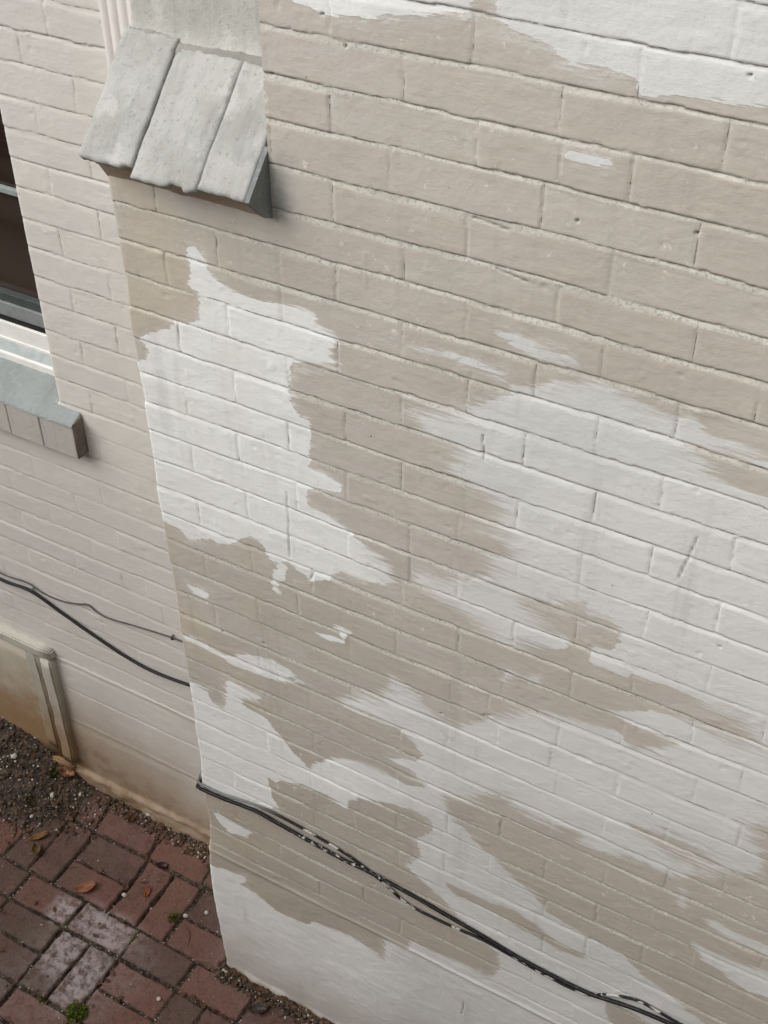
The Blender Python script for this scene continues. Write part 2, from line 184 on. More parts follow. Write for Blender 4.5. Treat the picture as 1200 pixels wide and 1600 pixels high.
WY = 1.482        # front plane of the chimney
HY = 1.775        # plane of the house wall
COURSE = [-.5640, -.6298, -.6998, -.7682, -.8372, -.9080, -.9746, -1.0433, -1.1098, -1.1764, -1.2414, -1.3103, -1.3752, -1.4429, -1.5114, -1.5777, -1.6449, -1.7112, -1.7817, -1.8529, -1.9202, -1.9897, -2.0577, -2.1213, -2.1909, -2.2633, -2.329, -2.3943, -2.461]
COURSE += [COURSE[-1]-.0677*j for j in range(1, 15)]
HCOURSE = [-.862, -.929, -.999, -1.066, -1.132, -1.199, -1.27, -1.335, -1.407, -1.471, -1.542, -1.608, -1.675, -1.742, -1.81, -1.882, -1.949, -2.024, -2.096, -2.162, -2.231, -2.297, -2.371, -2.444, -2.517, -2.58, -2.645, -2.709]
HCOURSE += [HCOURSE[-1]-.0685*j for j in range(1, 12)]
EDGE = np.array([(-1.356, -.962), (-1.356, -1.046), (-1.352, -1.116), (-1.356, -1.223), (-1.355, -1.29), (-1.350, -1.341), (-1.35, -1.463), (-1.351, -1.587), (-1.35, -1.716), (-1.346, -1.769), (-1.344, -1.88), (-1.345, -2.017), (-1.344, -2.135), (-1.342, -2.215), (-1.344, -2.328), (-1.342, -2.402), (-1.350, -2.496), (-1.345, -2.663), (-1.363, -2.849), (-1.367, -2.996), (-1.362, -3.106), (-1.357, -3.347)])

def perps(even, odd, measured, courses, period=.2215, span=(-4, 2)):
    out = {}
    n0 = len(courses)
    for k in range(-20, n0+1):
        base = even if k % 2 == 0 else odd
        L = []
        j0 = int((span[0]-base)/period)-1; j1 = int((span[1]-base)/period)+1
        me = measured.get(k, [])
        for j in range(j0, j1):
            u = base+j*period; s = random.choice([.15, .3, .5]); 
            u += random.uniform(-.006, .006)
            for q in me:
                if abs(q-u) < .06: u = q; s = random.uniform(.6, 1.15)
            L.append((u, s))
        for q in me:
            if min(abs(q-u) for u, _ in L) > .03: L.append((q, random.uniform(.5, .9)))
        out[k] = sorted(set(L))
    return out
def brick_field(U, Z, courses, PP, seed, relief=.84, amp=1.0):
    """height of a painted brick wall over its plane, joint mask and brick number"""
    pitch = .0677
    up = [courses[0]+pitch*j for j in range(19, 0, -1)]
    C = np.array(up+list(courses)); off = -19
    W = fbm(U*2.2, Z*9, seed, 3)*.0045+fbm(U*14, Z*15, seed+5, 3)*.0026+fbm(U*70, Z*40, seed+6, 3)*.0011
    z = Z+W
    k = np.searchsorted(-C, -z)-1
    k = np.clip(k, 0, len(C)-2)
    t = C[k]-z; nxt = z-C[k+1]
    J = .0085+.0045*fbm(U*6, k*3.1, seed+7, 2)
    a = np.clip(.6+.9*fbm(U*7, k*7.3+.5, seed+9, 3), .05, 1.4)
    prof = np.where(t < J, -(1-np.clip(t/J, 0, 1))**.8, 0)
    up_ = .30+.70*sst(Z, -1.95, -1.15)                       # lower courses are filled with more paint
    crack = -np.exp(-(np.abs(t-.0016)/(.0010+.0006*up_))**2)*np.clip(.5+1.3*fbm(U*8, k*5.7, seed+11, 3), 0, 1.15)*up_
    h = .0019*a*prof+.0022*crack*amp
    h -= .0004*np.exp(-nxt/.0013)*(.5+.5*a)                    # arris of the brick above the joint
    h -= .0002*np.exp(-np.clip(t-J, 0, 1)/.002)
    uu = U+fbm(U*20, Z*35, seed+13, 3)*.0028
    du = np.full(U.shape, 9.); sg = np.ones(U.shape); bid = np.zeros(U.shape); cen = np.zeros(U.shape)
    for kk in np.unique(k):
        L = PP.get(int(kk)+off)
        if not L: continue
        P = np.array([p for p, s in L]); S = np.array([s for p, s in L])
        mk = k == kk; x = uu[mk]
        i = np.searchsorted(P, x); i0 = np.clip(i-1, 0, len(P)-1); i1 = np.clip(i, 0, len(P)-1)
        d0, d1 = np.abs(x-P[i0]), np.abs(x-P[i1]); w = d0 < d1
        du[mk] = np.where(w, d0, d1); sg[mk] = np.where(w, S[i0], S[i1])
        bid[mk] = kk*131+i; cen[mk] = (P[i0]+P[i1])/2
    vert = (t > J*.6)
    vj = np.exp(-(du/.0042)**4)*sg
    h = h-.0006*vj*vert
    h = h-.0018*(.35+.65*up_)*np.exp(-(du/.0013)**2)*vert*np.clip(sg-.1+.7*fbm(Z*60, U*7, seed+15, 2), 0, 1.2)
    rnd = _h(bid, bid*0+seed, 3); r2 = _h(bid, bid*0+seed, 4); r3 = _h(bid, bid*0+seed, 5)
    face = sst(t, J*.7, J*1.4)
    h = h+face*((rnd-.5)*.0016+(r2-.5)*.013*(t-.035)+(r3-.5)*.007*(U-cen))
    h = h+fbm(U*9, Z*9, seed+21, 3)*.0014+fbm(U*45, Z*60, seed+22, 3)*.0005+fbm(U*160, Z*160, seed+24, 2)*.00022
    # pits and lumps of old paint
    pit = fbm(U*38, Z*38, seed+31, 2); h = h-.0012*sst(pit, .66, .85)+.0008*sst(-pit, .62, .85)
    jm = np.clip(1-t/(J*1.25), 0, 1)*(t >= 0)
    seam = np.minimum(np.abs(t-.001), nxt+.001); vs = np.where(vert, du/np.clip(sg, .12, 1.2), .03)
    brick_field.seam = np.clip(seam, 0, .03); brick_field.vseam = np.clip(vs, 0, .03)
    return h*relief, np.maximum(sst(jm, 0, .3), vj*.38*vert), rnd, t
def seg_dist(U, Z, pts):
    d = np.full(U.shape, 9.)
    for (x0, y0), (x1, y1) in zip(pts[:-1], pts[1:]):
        vx, vy = x1-x0, y1-y0; L = vx*vx+vy*vy+1e-12
        s = np.clip(((U-x0)*vx+(Z-y0)*vy)/L, 0, 1)
        d = np.minimum(d, np.hypot(U-x0-s*vx, Z-y0-s*vy))
    return d
def poly_sd(U, Z, pts):
    d = seg_dist(U, Z, pts+[pts[0]]); ins = np.zeros(U.shape, bool)
    P = pts+[pts[0]]
    for (x0, y0), (x1, y1) in zip(P[:-1], P[1:]):
        if y0 == y1: continue
        c = ((y0 > Z) != (y1 > Z)) & (U < (x1-x0)*(Z-y0)/(y1-y0)+x0); ins ^= c
    return np.where(ins, d, -d)

# ------------------------------------------------------------------ materials
def paint_material(name, base, chim):
    n = NT(name, .72)
    X, Y, Z = n.xyz()
    big = n.noise(2.2, 3); mid = n.noise(14, 4, .6); fine = n.noise(160, 3, .6)
    streak = n.noise(1, 5, .62, n.map((9, 9, 85)))
    vstreak = n.noise(1, 4, .6, n.map((70, 70, 7)))
    rnd = n.attr('brick'); jt = n.attr('joint')
    if chim:
        tan = n.mix(n.ramp(big, .35, .65), srgb(198, 192, 183), srgb(190, 184, 173))
        tan = n.mix(n.ramp(n.math('ADD', Z, n.math('MULTIPLY', big, .6)), 1.75, 1.15, 0, .55), tan, srgb(174, 165, 152))   # tan turns darker towards the bottom
        tan = n.mix(n.math('MULTIPLY', rnd, .5), tan, srgb(183, 175, 164))
        tan = n.mix(n.ramp(n.noise(1, 5, .7, n.map((30, 30, 90)), w=0), .50, .72, 0, .4), tan, srgb(176, 165, 148))
        tan = n.mix(n.ramp(streak, .5, .75, 0, .35), tan, srgb(200, 189, 172))
        # mortar ledges where the tan coat is thin: pale grey old paint and grit
        old = n.math('MULTIPLY', n.ramp(jt, .25, .75), n.ramp(n.math('ADD', n.math('MULTIPLY', mid, .6), n.math('MULTIPLY', fine, .5)), .42, .62))
        tan = n.mix(n.math('MULTIPLY', old, .72), tan, n.mix(n.ramp(n.noise(210, 3, .7), .50, .62), srgb(206, 205, 194), srgb(158, 156, 145)))
        spl = n.ramp(n.noise(46, 5, .75), .615, .67)
        tan = n.mix(n.math('MULTIPLY', spl, n.ramp(n.noise(3.1, 2, w=3), .5, .62)), tan, srgb(222, 214, 203))
        yel = n.math('MULTIPLY', n.ramp(X, -1.02, -1.25), n.math('MULTIPLY', n.ramp(n.noise(6, 3), .4, .6), .25))
        tan = n.mix(yel, tan, srgb(203, 187, 156))
        wht = n.mix(n.ramp(big, .35, .7), srgb(221, 221, 218), srgb(213, 214, 211))
        wht = n.mix(n.ramp(n.math('ADD', X, n.math('MULTIPLY', big, .2)), -.62, -.85), wht, srgb(237, 238, 235))
        wht = n.mix(n.ramp(streak, .42, .8, 0, .35), wht, srgb(212, 213, 210))
        wht = n.mix(n.math('MULTIPLY', n.ramp(n.noise(60, 4, .7), .58, .72), .28), wht, srgb(176, 173, 166))
        wht = n.mix(n.math('MULTIPLY', n.ramp(X, -.9, -1.25), n.math('MULTIPLY', n.ramp(n.noise(11, 3), .45, .7), .35)), wht, srgb(228, 224, 214))
        # brushed edge of the white coat
        edge = n.math('ADD', n.attr('white'), n.math('MULTIPLY', n.math('SUBTRACT', streak, .5), n.ramp(n.noise(2.7, 2, w=21), .42, .62, .006, .034)))
        edge = n.math('ADD', edge, n.math('MULTIPLY', n.math('SUBTRACT', mid, .5), .012))
        edge = n.math('ADD', edge, n.math('MULTIPLY', n.math('SUBTRACT', n.noise(1, 3, .6, n.map((40, 40, 160))), .5), .012))
        soft = n.math('MULTIPLY', n.ramp(n.noise(3.4, 2, w=31), .40, .58), n.math('MULTIPLY', n.math('MULTIPLY', n.ramp(Z, 2.40, 2.15), n.ramp(Z, .95, 1.45, .22, 1)), n.ramp(X, -1.12, -.9)))
        bris = n.math('SUBTRACT', n.noise(1, 4, .6, n.map((5.5, 5.5, 150))), .5)
        edge = n.math('ADD', edge, n.math('MULTIPLY', bris, n.math('ADD', n.math('MULTIPLY', soft, .10), .014)))
        wd = n.math('ADD', n.math('MULTIPLY', soft, .020), .0016)
        hard = n.math('DIVIDE', n.math('ADD', edge, n.math('MULTIPLY', wd, .5)), wd, clamp=True)
        hard = n.math('MULTIPLY', hard, n.math('SUBTRACT', 1.0, n.math('MULTIPLY', n.math('MULTIPLY', soft, n.ramp(edge, .05, .0)), n.ramp(streak, .55, .42, 0, .5))))
        # dry-brushed fade in places
        dry = n.math('MULTIPLY', n.ramp(edge, -.024, .006), n.ramp(n.noise(1, 6, .8, n.map((28, 28, 120))), .44, .62))
        dry = n.math('MULTIPLY', dry, n.ramp(n.noise(5, 2, w=9), .45, .6, 0, .8))
        m = n.math('MAXIMUM', hard, dry)
        col = n.mix(m, tan, wht)
        # rain streaks and grime
        rs = n.math('MULTIPLY', n.ramp(n.noise(1, 4, .65, n.map((26, 26, 1.6))), .52, .75), n.ramp(n.noise(3, 3, w=12), .42, .6))
        col = n.mix(n.math('MULTIPLY', rs, .22), col, srgb(150, 146, 138))
        # plinth damp and bare cement
        pl = n.attr('plinth')
        low = n.math('MULTIPLY', n.ramp(n.math('ADD', Z, n.math('MULTIPLY', n.noise(5, 4), .22)), .46, .10), .6)
        col = n.mix(low, col, srgb(176, 164, 153))
        cem = n.ramp(n.math('ADD', Z, n.math('MULTIPLY', n.noise(22, 4), .03)), .052, .030)
        col = n.mix(cem, col, n.mix(mid, srgb(124, 112, 92), srgb(160, 146, 118)))
        # dirty cement smear at the end of the weathering
        gx = n.ramp(n.math('ABSOLUTE', n.math('ADD', X, 1.02)), .045, .0); gz = n.ramp(n.math('ABSOLUTE', n.math('SUBTRACT', Z, 2.47)), .09, .02)
        sm = n.math('MULTIPLY', n.math('MULTIPLY', gx, gz), n.ramp(n.noise(30, 4), .3, .6, .2, .75))
        col = n.mix(sm, col, srgb(150, 152, 147))
    else:
        col = n.mix(n.ramp(big, .35, .65), srgb(215, 210, 202), srgb(209, 204, 197))
        col = n.mix(n.math('MULTIPLY', n.ramp(rnd, .35, 1), .35), col, srgb(201, 199, 196))
        col = n.mix(n.ramp(n.noise(7, 4, .6), .5, .8, 0, .4), col, srgb(206, 199, 188))
        old = n.math('MULTIPLY', n.ramp(jt, .25, .75), n.ramp(mid, .4, .65))
        col = n.mix(n.math('MULTIPLY', old, .35), col, srgb(214, 207, 196))
        # rust and soil stain rising from the ground, strongest to the left
        zz = n.math('ADD', n.math('ADD', Z, n.math('MULTIPLY', n.noise(4, 5, .6), -.30)), n.math('MULTIPLY', n.ramp(X, -1.5, -2.3), -.16))
        st = n.ramp(zz, .36, -.10)
        col = n.mix(n.math('MULTIPLY', st, .85), col, n.mix(mid, srgb(158, 132, 98), srgb(142, 122, 98)))
        st2 = n.math('MULTIPLY', n.ramp(zz, .05, -.10), n.ramp(n.noise(18, 5, .7), .40, .62))
        col = n.mix(n.math('MULTIPLY', st2, .6), col, srgb(116, 86, 58))
    # hairline gaps below and between bricks, their shade and dirt painted into the colour
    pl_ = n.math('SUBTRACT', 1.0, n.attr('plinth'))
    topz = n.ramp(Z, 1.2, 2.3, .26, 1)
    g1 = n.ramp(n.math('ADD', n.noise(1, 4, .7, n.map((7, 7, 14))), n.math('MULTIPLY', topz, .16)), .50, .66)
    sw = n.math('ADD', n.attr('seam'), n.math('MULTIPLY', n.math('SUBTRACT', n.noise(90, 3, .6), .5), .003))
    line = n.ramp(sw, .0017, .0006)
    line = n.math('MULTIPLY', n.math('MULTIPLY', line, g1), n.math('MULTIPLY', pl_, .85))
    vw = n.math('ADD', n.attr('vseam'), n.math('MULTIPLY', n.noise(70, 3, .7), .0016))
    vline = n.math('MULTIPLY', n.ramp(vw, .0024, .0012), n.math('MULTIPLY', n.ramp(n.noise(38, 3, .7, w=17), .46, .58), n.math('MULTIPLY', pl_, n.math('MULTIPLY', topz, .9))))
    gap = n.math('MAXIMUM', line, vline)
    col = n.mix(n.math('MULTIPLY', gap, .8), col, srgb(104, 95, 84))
    # dirt in cracks and holes, plus shade painted along the bed gaps
    dk = n.attr('dirt_shade'); col = n.mix(n.math('MULTIPLY', dk, .8), col, srgb(92, 86, 78))
    spk = n.ramp(n.voro(26, vec=n.map((1, 1, 1))), .055, .03)
    col = n.mix(n.math('MULTIPLY', spk, n.ramp(n.noise(9, 2, w=5), .58, .66)), col, srgb(96, 88, 80))
    h = n.math('ADD', n.math('MULTIPLY', streak, .6), n.math('ADD', n.math('MULTIPLY', fine, .5), n.math('MULTIPLY', vstreak, .25)))
    h = n.math('ADD', h, n.math('MULTIPLY', n.noise(480, 2, .5), .18))
    if chim: h = n.math('ADD', h, n.math('MULTIPLY', m, .35))
    h = n.math('ADD', h, n.math('MULTIPLY', n.noise(34, 4, .65), .9))
    h = n.math('SUBTRACT', h, n.math('MULTIPLY', gap, 1.2))
    nb = n.bump(h, .6, .0016)
    n.b.inputs['Specular IOR Level'].default_value = .35
    return n.done(col, nb, n.ramp(mid, .3, .7, .5, .75))
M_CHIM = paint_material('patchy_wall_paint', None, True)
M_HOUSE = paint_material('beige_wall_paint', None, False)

def weathered(name, a, b, c, rough=.85, sc=1.0, bumpd=.002):
    n = NT(name, rough)
    m1 = n.noise(9*sc, 5, .65); m2 = n.noise(125*sc, 4, .8); m3 = n.noise(1, 5, .75, n.map((60, 9, 9)))
    col = n.mix(n.ramp(m1, .35, .65), a, b)
    col = n.mix(n.ramp(m2, .54, .72, 0, .7), col, c)
    col = n.mix(n.ramp(m3, .48, .7, 0, .28), col, c)
    col = n.mix(n.ramp(n.noise(20*sc, 5, .7, w=6), .56, .64, 0, .45), col, tuple(min(1, q*1.22) for q in a[:3])+(1,))
    h = n.math('ADD', n.math('MULTIPLY', m2, 1.), n.math('MULTIPLY', n.noise(40*sc, 5, .7), .9))
    return n.done(col, n.bump(h, .75, bumpd))
M_CAP = weathered('grey_painted_coping', srgb(180, 180, 175), srgb(160, 160, 154), srgb(122, 122, 118))
M_CAPM = weathered('coping_mortar', srgb(140, 138, 132), srgb(156, 153, 145), srgb(112, 110, 104))
M_STAGE = weathered('parged_upper_stage', srgb(190, 189, 182), srgb(176, 175, 167), srgb(144, 143, 136))
M_CORBEL = weathered('tan_corbel', srgb(176, 158, 140), srgb(166, 148, 130), srgb(140, 122, 104))
M_DARKEND = weathered('grey_cement_end', srgb(136, 141, 139), srgb(112, 118, 117), srgb(172, 174, 170))
M_SILLTOP = weathered('grey_green_sill_paint', srgb(150, 156, 154), srgb(141, 147, 145), srgb(116, 121, 119))
M_SILLFR = weathered('sill_brick_paint', srgb(186, 181, 174), srgb(178, 174, 168), srgb(158, 151, 143))
M_SILLEND = weathered('dark_sill_end', srgb(122, 112, 106), srgb(98, 88, 84), srgb(150, 144, 138))  # end face of the sill, toned darker than its front
def plain(name, c, rough=.5, metal=0, nz=40, amt=.12, bd=.0006):
    n = NT(name, rough); k = n.noise(nz, 4, .6)
    dark = tuple(x*(1-amt*2) for x in c[:3])+(1,)
    col = n.mix(n.ramp(k, .35, .75), c, dark); n.b.inputs['Metallic'].default_value = metal
    return n.done(col, n.bump(n.noise(nz*5, 3), .25, bd))
M_WHITE = plain('white_vinyl', srgb(236, 234, 228), .45, 0, 20, .05)
M_TRIM = plain('off_white_trim', srgb(226, 220, 214), .5, 0, 20, .04)
M_GREYF = plain('grey_sash', srgb(136, 139, 138), .5)
M_DKF = plain('dark_sash_rail', srgb(74, 80, 78), .4)
M_BLACK = plain('black_gap', srgb(30, 28, 28), .6)
M_MUNT = plain('pale_green_muntin', srgb(150, 160, 156), .5)
M_GREYLEDGE = plain('grey_ledge', srgb(166, 173, 171), .6)
def glass():
    n = NT('dark_window_pane', .08)
    n.b.inputs['Specular IOR Level'].default_value = .35
    band = n.noise(1, 2, .5, n.map((.6, .6, 9)))
    return n.done(n.mix(n.ramp(band, .4, .6), srgb(46, 36, 30), srgb(66, 56, 50)), n.bump(n.noise(3, 2), .05, .001))
M_GLASS = glass()
M_CABLE = plain('black_cable_sheath', srgb(20, 17, 17), .5, 0, 60, .15)
def spattered_cable():
    n = NT('paint_spattered_cable', .5)
    X, Y, Z = n.xyz()
    zone = n.ramp(X, -1.14, -1.10); zone2 = n.ramp(X, -.84, -.78, .85, .04)
    sp = n.ramp(n.noise(75, 4, .7), .555, .59)
    col = n.mix(n.math('MULTIPLY', sp, n.math('MULTIPLY', zone, zone2)), srgb(21, 19, 19), srgb(196, 194, 188))
    return n.done(col, n.bump(n.noise(150, 3), .4, .001))
def painted_cable():
    n = NT('half_painted_thin_cable', .6)
    X, Y, Z = n.xyz()
    sp = n.ramp(n.noise(1, 3, .6, n.map((30, 30, 50))), .52, .56)
    left = n.ramp(X, -1.16, -1.10, .06, 1)
    col = n.mix(n.math('MULTIPLY', sp, left), n.mix(n.ramp(X, -1.36, -1.44), srgb(26, 24, 24), srgb(74, 69, 66)), srgb(178, 176, 170))
    col = n.mix(n.math('MULTIPLY', n.ramp(X, -1.10, -1.2, 0, .5), n.ramp(X, -1.37, -1.35)), col, srgb(150, 150, 148))
    return n.done(col, n.bump(n.noise(150, 3), .4, .001))
M_CAB2 = spattered_cable(); M_CAB3 = painted_cable()

# ------------------------------------------------------------------ the chimney
chimney = tag(empty('brick_chimney', (-1.0, WY, 0)), 'wide brick chimney breast with ragged white paint patches over tan', 'chimney')
def chimney_field():
    side = np.linspace(HY+.01, WY+.010, 26)
    us = np.concatenate([np.full(len(side), -1.355), -1.355+np.array([.0006, .003, .0065]), np.arange(-1.355+.010, .11, .0028), np.arange(.112, 1.0, .009)])
    ys = np.concatenate([side, WY+np.array([.0065, .003, .0006]), np.full(len(us)-len(side)-3, WY)])
    arc = np.concatenate([-1.355-(side-WY), us[len(side):]])           # unrolled coordinate for the pattern
    zs = np.concatenate([np.arange(-3.375, -.42, .0024), np.arange(-.42, .55, .006)])
    U, Z = np.meshgrid(arc, zs); X0, _ = np.meshgrid(us, zs); Y0, _ = np.meshgrid(ys, zs)
    PP = perps(-1.135, -1.250, PERP, COURSE)
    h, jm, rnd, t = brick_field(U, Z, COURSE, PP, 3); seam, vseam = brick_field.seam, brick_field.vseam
    # rough mortar and the smooth rendered plinth at the foot
    pl = sst(Z+.012*fbm(U*2, Z*0, 77, 2)+.02*U*0, -2.765, -2.80)
    h = h*(1-.86*pl)+pl*(fbm(U*5, Z*5, 91, 4)*.004+fbm(U*60, Z*60, 92, 3)*.0006)
    h += .0024*np.exp(-((Z+2.772-.006*fbm(U*3, U*0, 5, 2))/.007)**2)
    foot = sst(Z+.01*fbm(U*18, U*0, 33, 3), -3.305, -3.345); h += foot*(.009+.008*fbm(U*16, Z*25, 34, 4))
    jm *= (1-pl)
    # cracks, drill holes
    dirt_shade = np.zeros(U.shape)
    for c in CRACK:
        c = [tuple(p) for p in c]; xs = [p[0] for p in c]; z_ = [p[1] for p in c]
        mk = (U > min(xs)-.02) & (U < max(xs)+.02) & (Z > min(z_)-.02) & (Z < max(z_)+.02)
        dd = seg_dist(U[mk]+.0012*fbm(Z[mk]*90, U[mk]*9, 8, 2), Z[mk], c)
        h[mk] -= .003*np.exp(-(dd/.0013)**2); dirt_shade[mk] = np.maximum(dirt_shade[mk], .62*np.exp(-(dd/.0013)**2))
    for x, z in HOLES:
        mk = (abs(U-x) < .02) & (abs(Z-z) < .02); dd = np.hypot(U[mk]-x, Z[mk]-z)
        h[mk] -= .007*np.exp(-(dd/.0020)**4); dirt_shade[mk] = np.maximum(dirt_shade[mk], np.exp(-(dd/.0022)**4))
    # bed gaps: shade under each brick painted faintly dark, with dirt
    gap = np.exp(-((t-.0016)/.0014)**2)*sst(fbm(U*9, np.round(Z/.0677)*3.3, 41, 3)+.25*sst(Z, -1.7, -1.1), .12, .40)*(1-pl)
    dirt_shade = np.maximum(dirt_shade, gap*.25)
    # paint coats at coarse spacing, then interpolated
    cu = np.arange(-1.37, 1.02, .007); cz = np.arange(-3.40, .58, .007)
    CU, CZ = np.meshgrid(cu, cz); S = np.full(CU.shape, -.2)
    for k, pts in POLY:
        pts = [tuple(p) for p in pts]
        x0 = min(p[0] for p in pts)-.1; x1 = max(p[0] for p in pts)+.1; y0 = min(p[1] for p in pts)-.1; y1 = max(p[1] for p in pts)+.1
        mk = (CU > x0) & (CU < x1) & (CZ > y0) & (CZ < y1)
        if not mk.any(): continue
        sd = poly_sd(CU[mk], CZ[mk], pts)
        S[mk] = np.maximum(S[mk], sd) if k else np.minimum(S[mk], -sd)
    fu = np.clip((U-cu[0])/.007, 0, len(cu)-1.001); fz = np.clip((Z-cz[0])/.007, 0, len(cz)-1.001)
    iu, iz = fu.astype(int), fz.astype(int); fu -= iu; fz -= iz
    W = (S[iz, iu]*(1-fu)+S[iz, iu+1]*fu)*(1-fz)+(S[iz+1, iu]*(1-fu)+S[iz+1, iu+1]*fu)*fz
    W = np.where(U < -1.362, W-(-1.362-U)*.5, W)
    # displace along the face normal; the side face moves along -x
    ns = len(side); ez = np.interp(Z, EDGE[::-1, 1], EDGE[::-1, 0])+fbm(Z*30, Z*0, 61, 3)*.0018
    wx = np.exp(-np.clip(X0+1.355, 0, 9)/.06)*(ez+1.355)
    col = np.arange(len(us))[None, :]
    ang = np.clip((col-ns+.5)/3.5, 0, 1)*np.pi/2; ang = np.where(col < ns, 0, ang)
    X = X0+wx-h*np.cos(ang); Y = Y0-h*np.sin(ang)
    # arris rounding, and the brick joints notch the corner
    bul = .006*np.exp(-((Z+3.0)/.25)**2)
    Y = Y-bul*np.exp(-np.clip(X0+1.355, 0, 9)/.5)
    keep = ~((X0 < -1.034) & (Z > -.93)); keep = keep[:-1, :-1]
    return grid_mesh('brickwork', X, Y, Z+ZG, keep, M_CHIM, chimney, dict(white=W, joint=jm, brick=rnd, dirt_shade=dirt_shade, plinth=pl, seam=seam, vseam=vseam), flip=True)
chimney_field()

# upper part of the chimney: left return above the weathering
V, F = [], []
box(V, F, -1.034, -1.010, WY+.012, HY+.01, ZG-.95, ZG+.55)
link_ret = pydata('side_return', V, F, M_HOUSE, chimney)

# weathering: three sloping coping bricks with a slanted underside, on the shoulder
def slab(name, xa, xb, s0, s1, lift, mat, seed, parent):
    """sloping slab: x range, distance s along the 45 degree slope from the lip, thickness underneath"""
    nx, nsg = 24, 44
    A, Bm = np.meshgrid(np.linspace(0, 1, nx), np.linspace(0, 1, nsg))
    ed = np.minimum(np.minimum(A, 1-A)*(xb-xa), np.minimum(Bm, 1-Bm)*(s1-s0))
    hh = lift-.0025*np.exp(-ed/.0018)+fbm(A*3+seed, Bm*4, seed, 3)*.0016+fbm(A*26, Bm*44, seed+3, 3)*.0010
    x = xa+(xb-xa)*A+.0022*fbm(Bm*5, A*0, 8, 4)*np.sign(A-.5)*(A-.5)*2; s = s0+(s1-s0)*Bm+(.0022*fbm(A*9, Bm*0, seed+9, 4)+.006*sst(fbm(A*3, Bm*0, seed+10, 2), .25, .4))*(1-Bm)+.003*fbm(A*9, Bm*0, seed+12, 3)*Bm
    c = math.sqrt(.5); y = 1.427+s*c-hh*c; z = -.879+s*c+hh*c
    V = [(a, b, d+ZG) for a, b, d in zip(x.ravel(), y.ravel(), z.ravel())]
    F = [(j*nx+i, j*nx+i+1, (j+1)*nx+i+1, (j+1)*nx+i) for j in range(nsg-1) for i in range(nx-1)]
    rim = [i for i in range(nx)]+[j*nx+nx-1 for j in range(1, nsg)]+[(nsg-1)*nx+i for i in range(nx-2, -1, -1)]+[j*nx for j in range(nsg-2, 0, -1)]
    n0 = len(V); th = .012
    for r in rim: p = V[r]; V.append((p[0], p[1]+th*c, p[2]-th*c))
    L = len(rim)
    for i in range(L): F.append((rim[(i+1) % L], rim[i], n0+i, n0+(i+1) % L))
    F.append(tuple(n0+i for i in range(L))[::-1])
    return pydata(name, V, F, mat, parent, True)
shoulder = empty('sloping_shoulder', (0, 0, 0)); shoulder.parent = chimney; shoulder.matrix_parent_inverse = Matrix.Translation(-chimney.location)
# body under the coping: triangular section whose underside slants back to the wall
def wedge(name, xa, xb, prof, mat, parent, nx=40, seed=1, rough=.002):
    V, F = [], []; m = len(prof)
    for i in range(nx):
        x = xa+(xb-xa)*i/(nx-1)
        for j, (y, z) in enumerate(prof):
            r = rough*mnoise.noise(Vector((x*22, j*3.1, seed))); V.append((x, y+r, z+ZG+r*.6))
    for i in range(nx-1):
        for j in range(m):
            F.append((i*m+j, i*m+(j+1) % m, (i+1)*m+(j+1) % m, (i+1)*m+j))
    F.append(tuple(range(m))[::-1]); F.append(tuple((nx-1)*m+j for j in range(m)))
    return pydata(name, V, F, mat, parent, False)
wedge('corbel', -1.353, -1.039, [(1.446, -.886), (1.466, -.905), (1.486, -.936), (1.486, -.95), (1.62, -.95), (1.62, -.705), (1.61, -.705)], M_CORBEL, shoulder, seed=4)
slab('coping_brick', -1.355, -1.252, .0, .218, .006, M_CAP, 11, shoulder)
slab('coping_brick', -1.2495, -1.128, -.010, .206, .003, M_CAP, 23, shoulder)
slab('coping_brick', -1.126, -1.040, -.001, .204, .0045, M_CAP, 37, shoulder)
# cement end of the weathering, grey and streaked
wedge('cement_end', -1.0398, -1.032, [(1.4235, -.879), (1.446, -.903), (1.466, -.922), (1.486, -.930), (1.486, -.815), (1.470, -.831)], M_DARKEND, shoulder, nx=6, seed=8, rough=.001)
# mortar fillet and the upright stage above the coping
V, F = [], []
def stage():
    nx, nz = 70, 70
    A, Bm = np.meshgrid(np.linspace(-1.347, -1.030, nx), np.linspace(-.75, .45, nz))
    y = 1.588-.012*np.exp(-(Bm+.735)/.018)+fbm(A*14, Bm*14, 71, 4)*.003+.0*A
    V = [(a, b, c+ZG) for a, b, c in zip(A.ravel(), y.ravel(), Bm.ravel())]
    F = [(j*nx+i, j*nx+i+1, (j+1)*nx+i+1, (j+1)*nx+i) for j in range(nz-1) for i in range(nx-1)]
    n0 = len(V)
    for j in range(nz): V.append((-1.347, HY+.01, Bm[j, 0]+ZG))
    for j in range(nz-1): F.append((j*nx, (j+1)*nx, n0+j+1, n0+j))
    return pydata('upper_stage', V, F, M_STAGE, chimney, True)
stage()
def fillet(name, pts, wd, hgt, mat, parent, seed):
    P = np.array(smooth_path(pts, 14)); V, F = [], []; m = 9
    T = np.gradient(P, axis=0); T /= np.linalg.norm(T, axis=1)[:, None]; nrm = np.array([0, -.85, .53]); nrm /= np.linalg.norm(nrm)
    for i, (p, t) in enumerate(zip(P, T)):
        a = np.cross(t, nrm)
        for j in range(m):
            s_ = j/(m-1)*2-1; w_ = wd*(1+.35*mnoise.noise(Vector((i*.35, seed, j*.1))))
            V.append(tuple(p+a*s_*w_+nrm*(hgt*(1-s_*s_)-.004+.0022*mnoise.noise(Vector((i*.5, j*.8, seed))))))
    for i in range(len(P)-1):
        for j in range(m-1): F.append((i*m+j, i*m+j+1, (i+1)*m+j+1, (i+1)*m+j))
    return pydata(name, V, F, mat, parent, True)
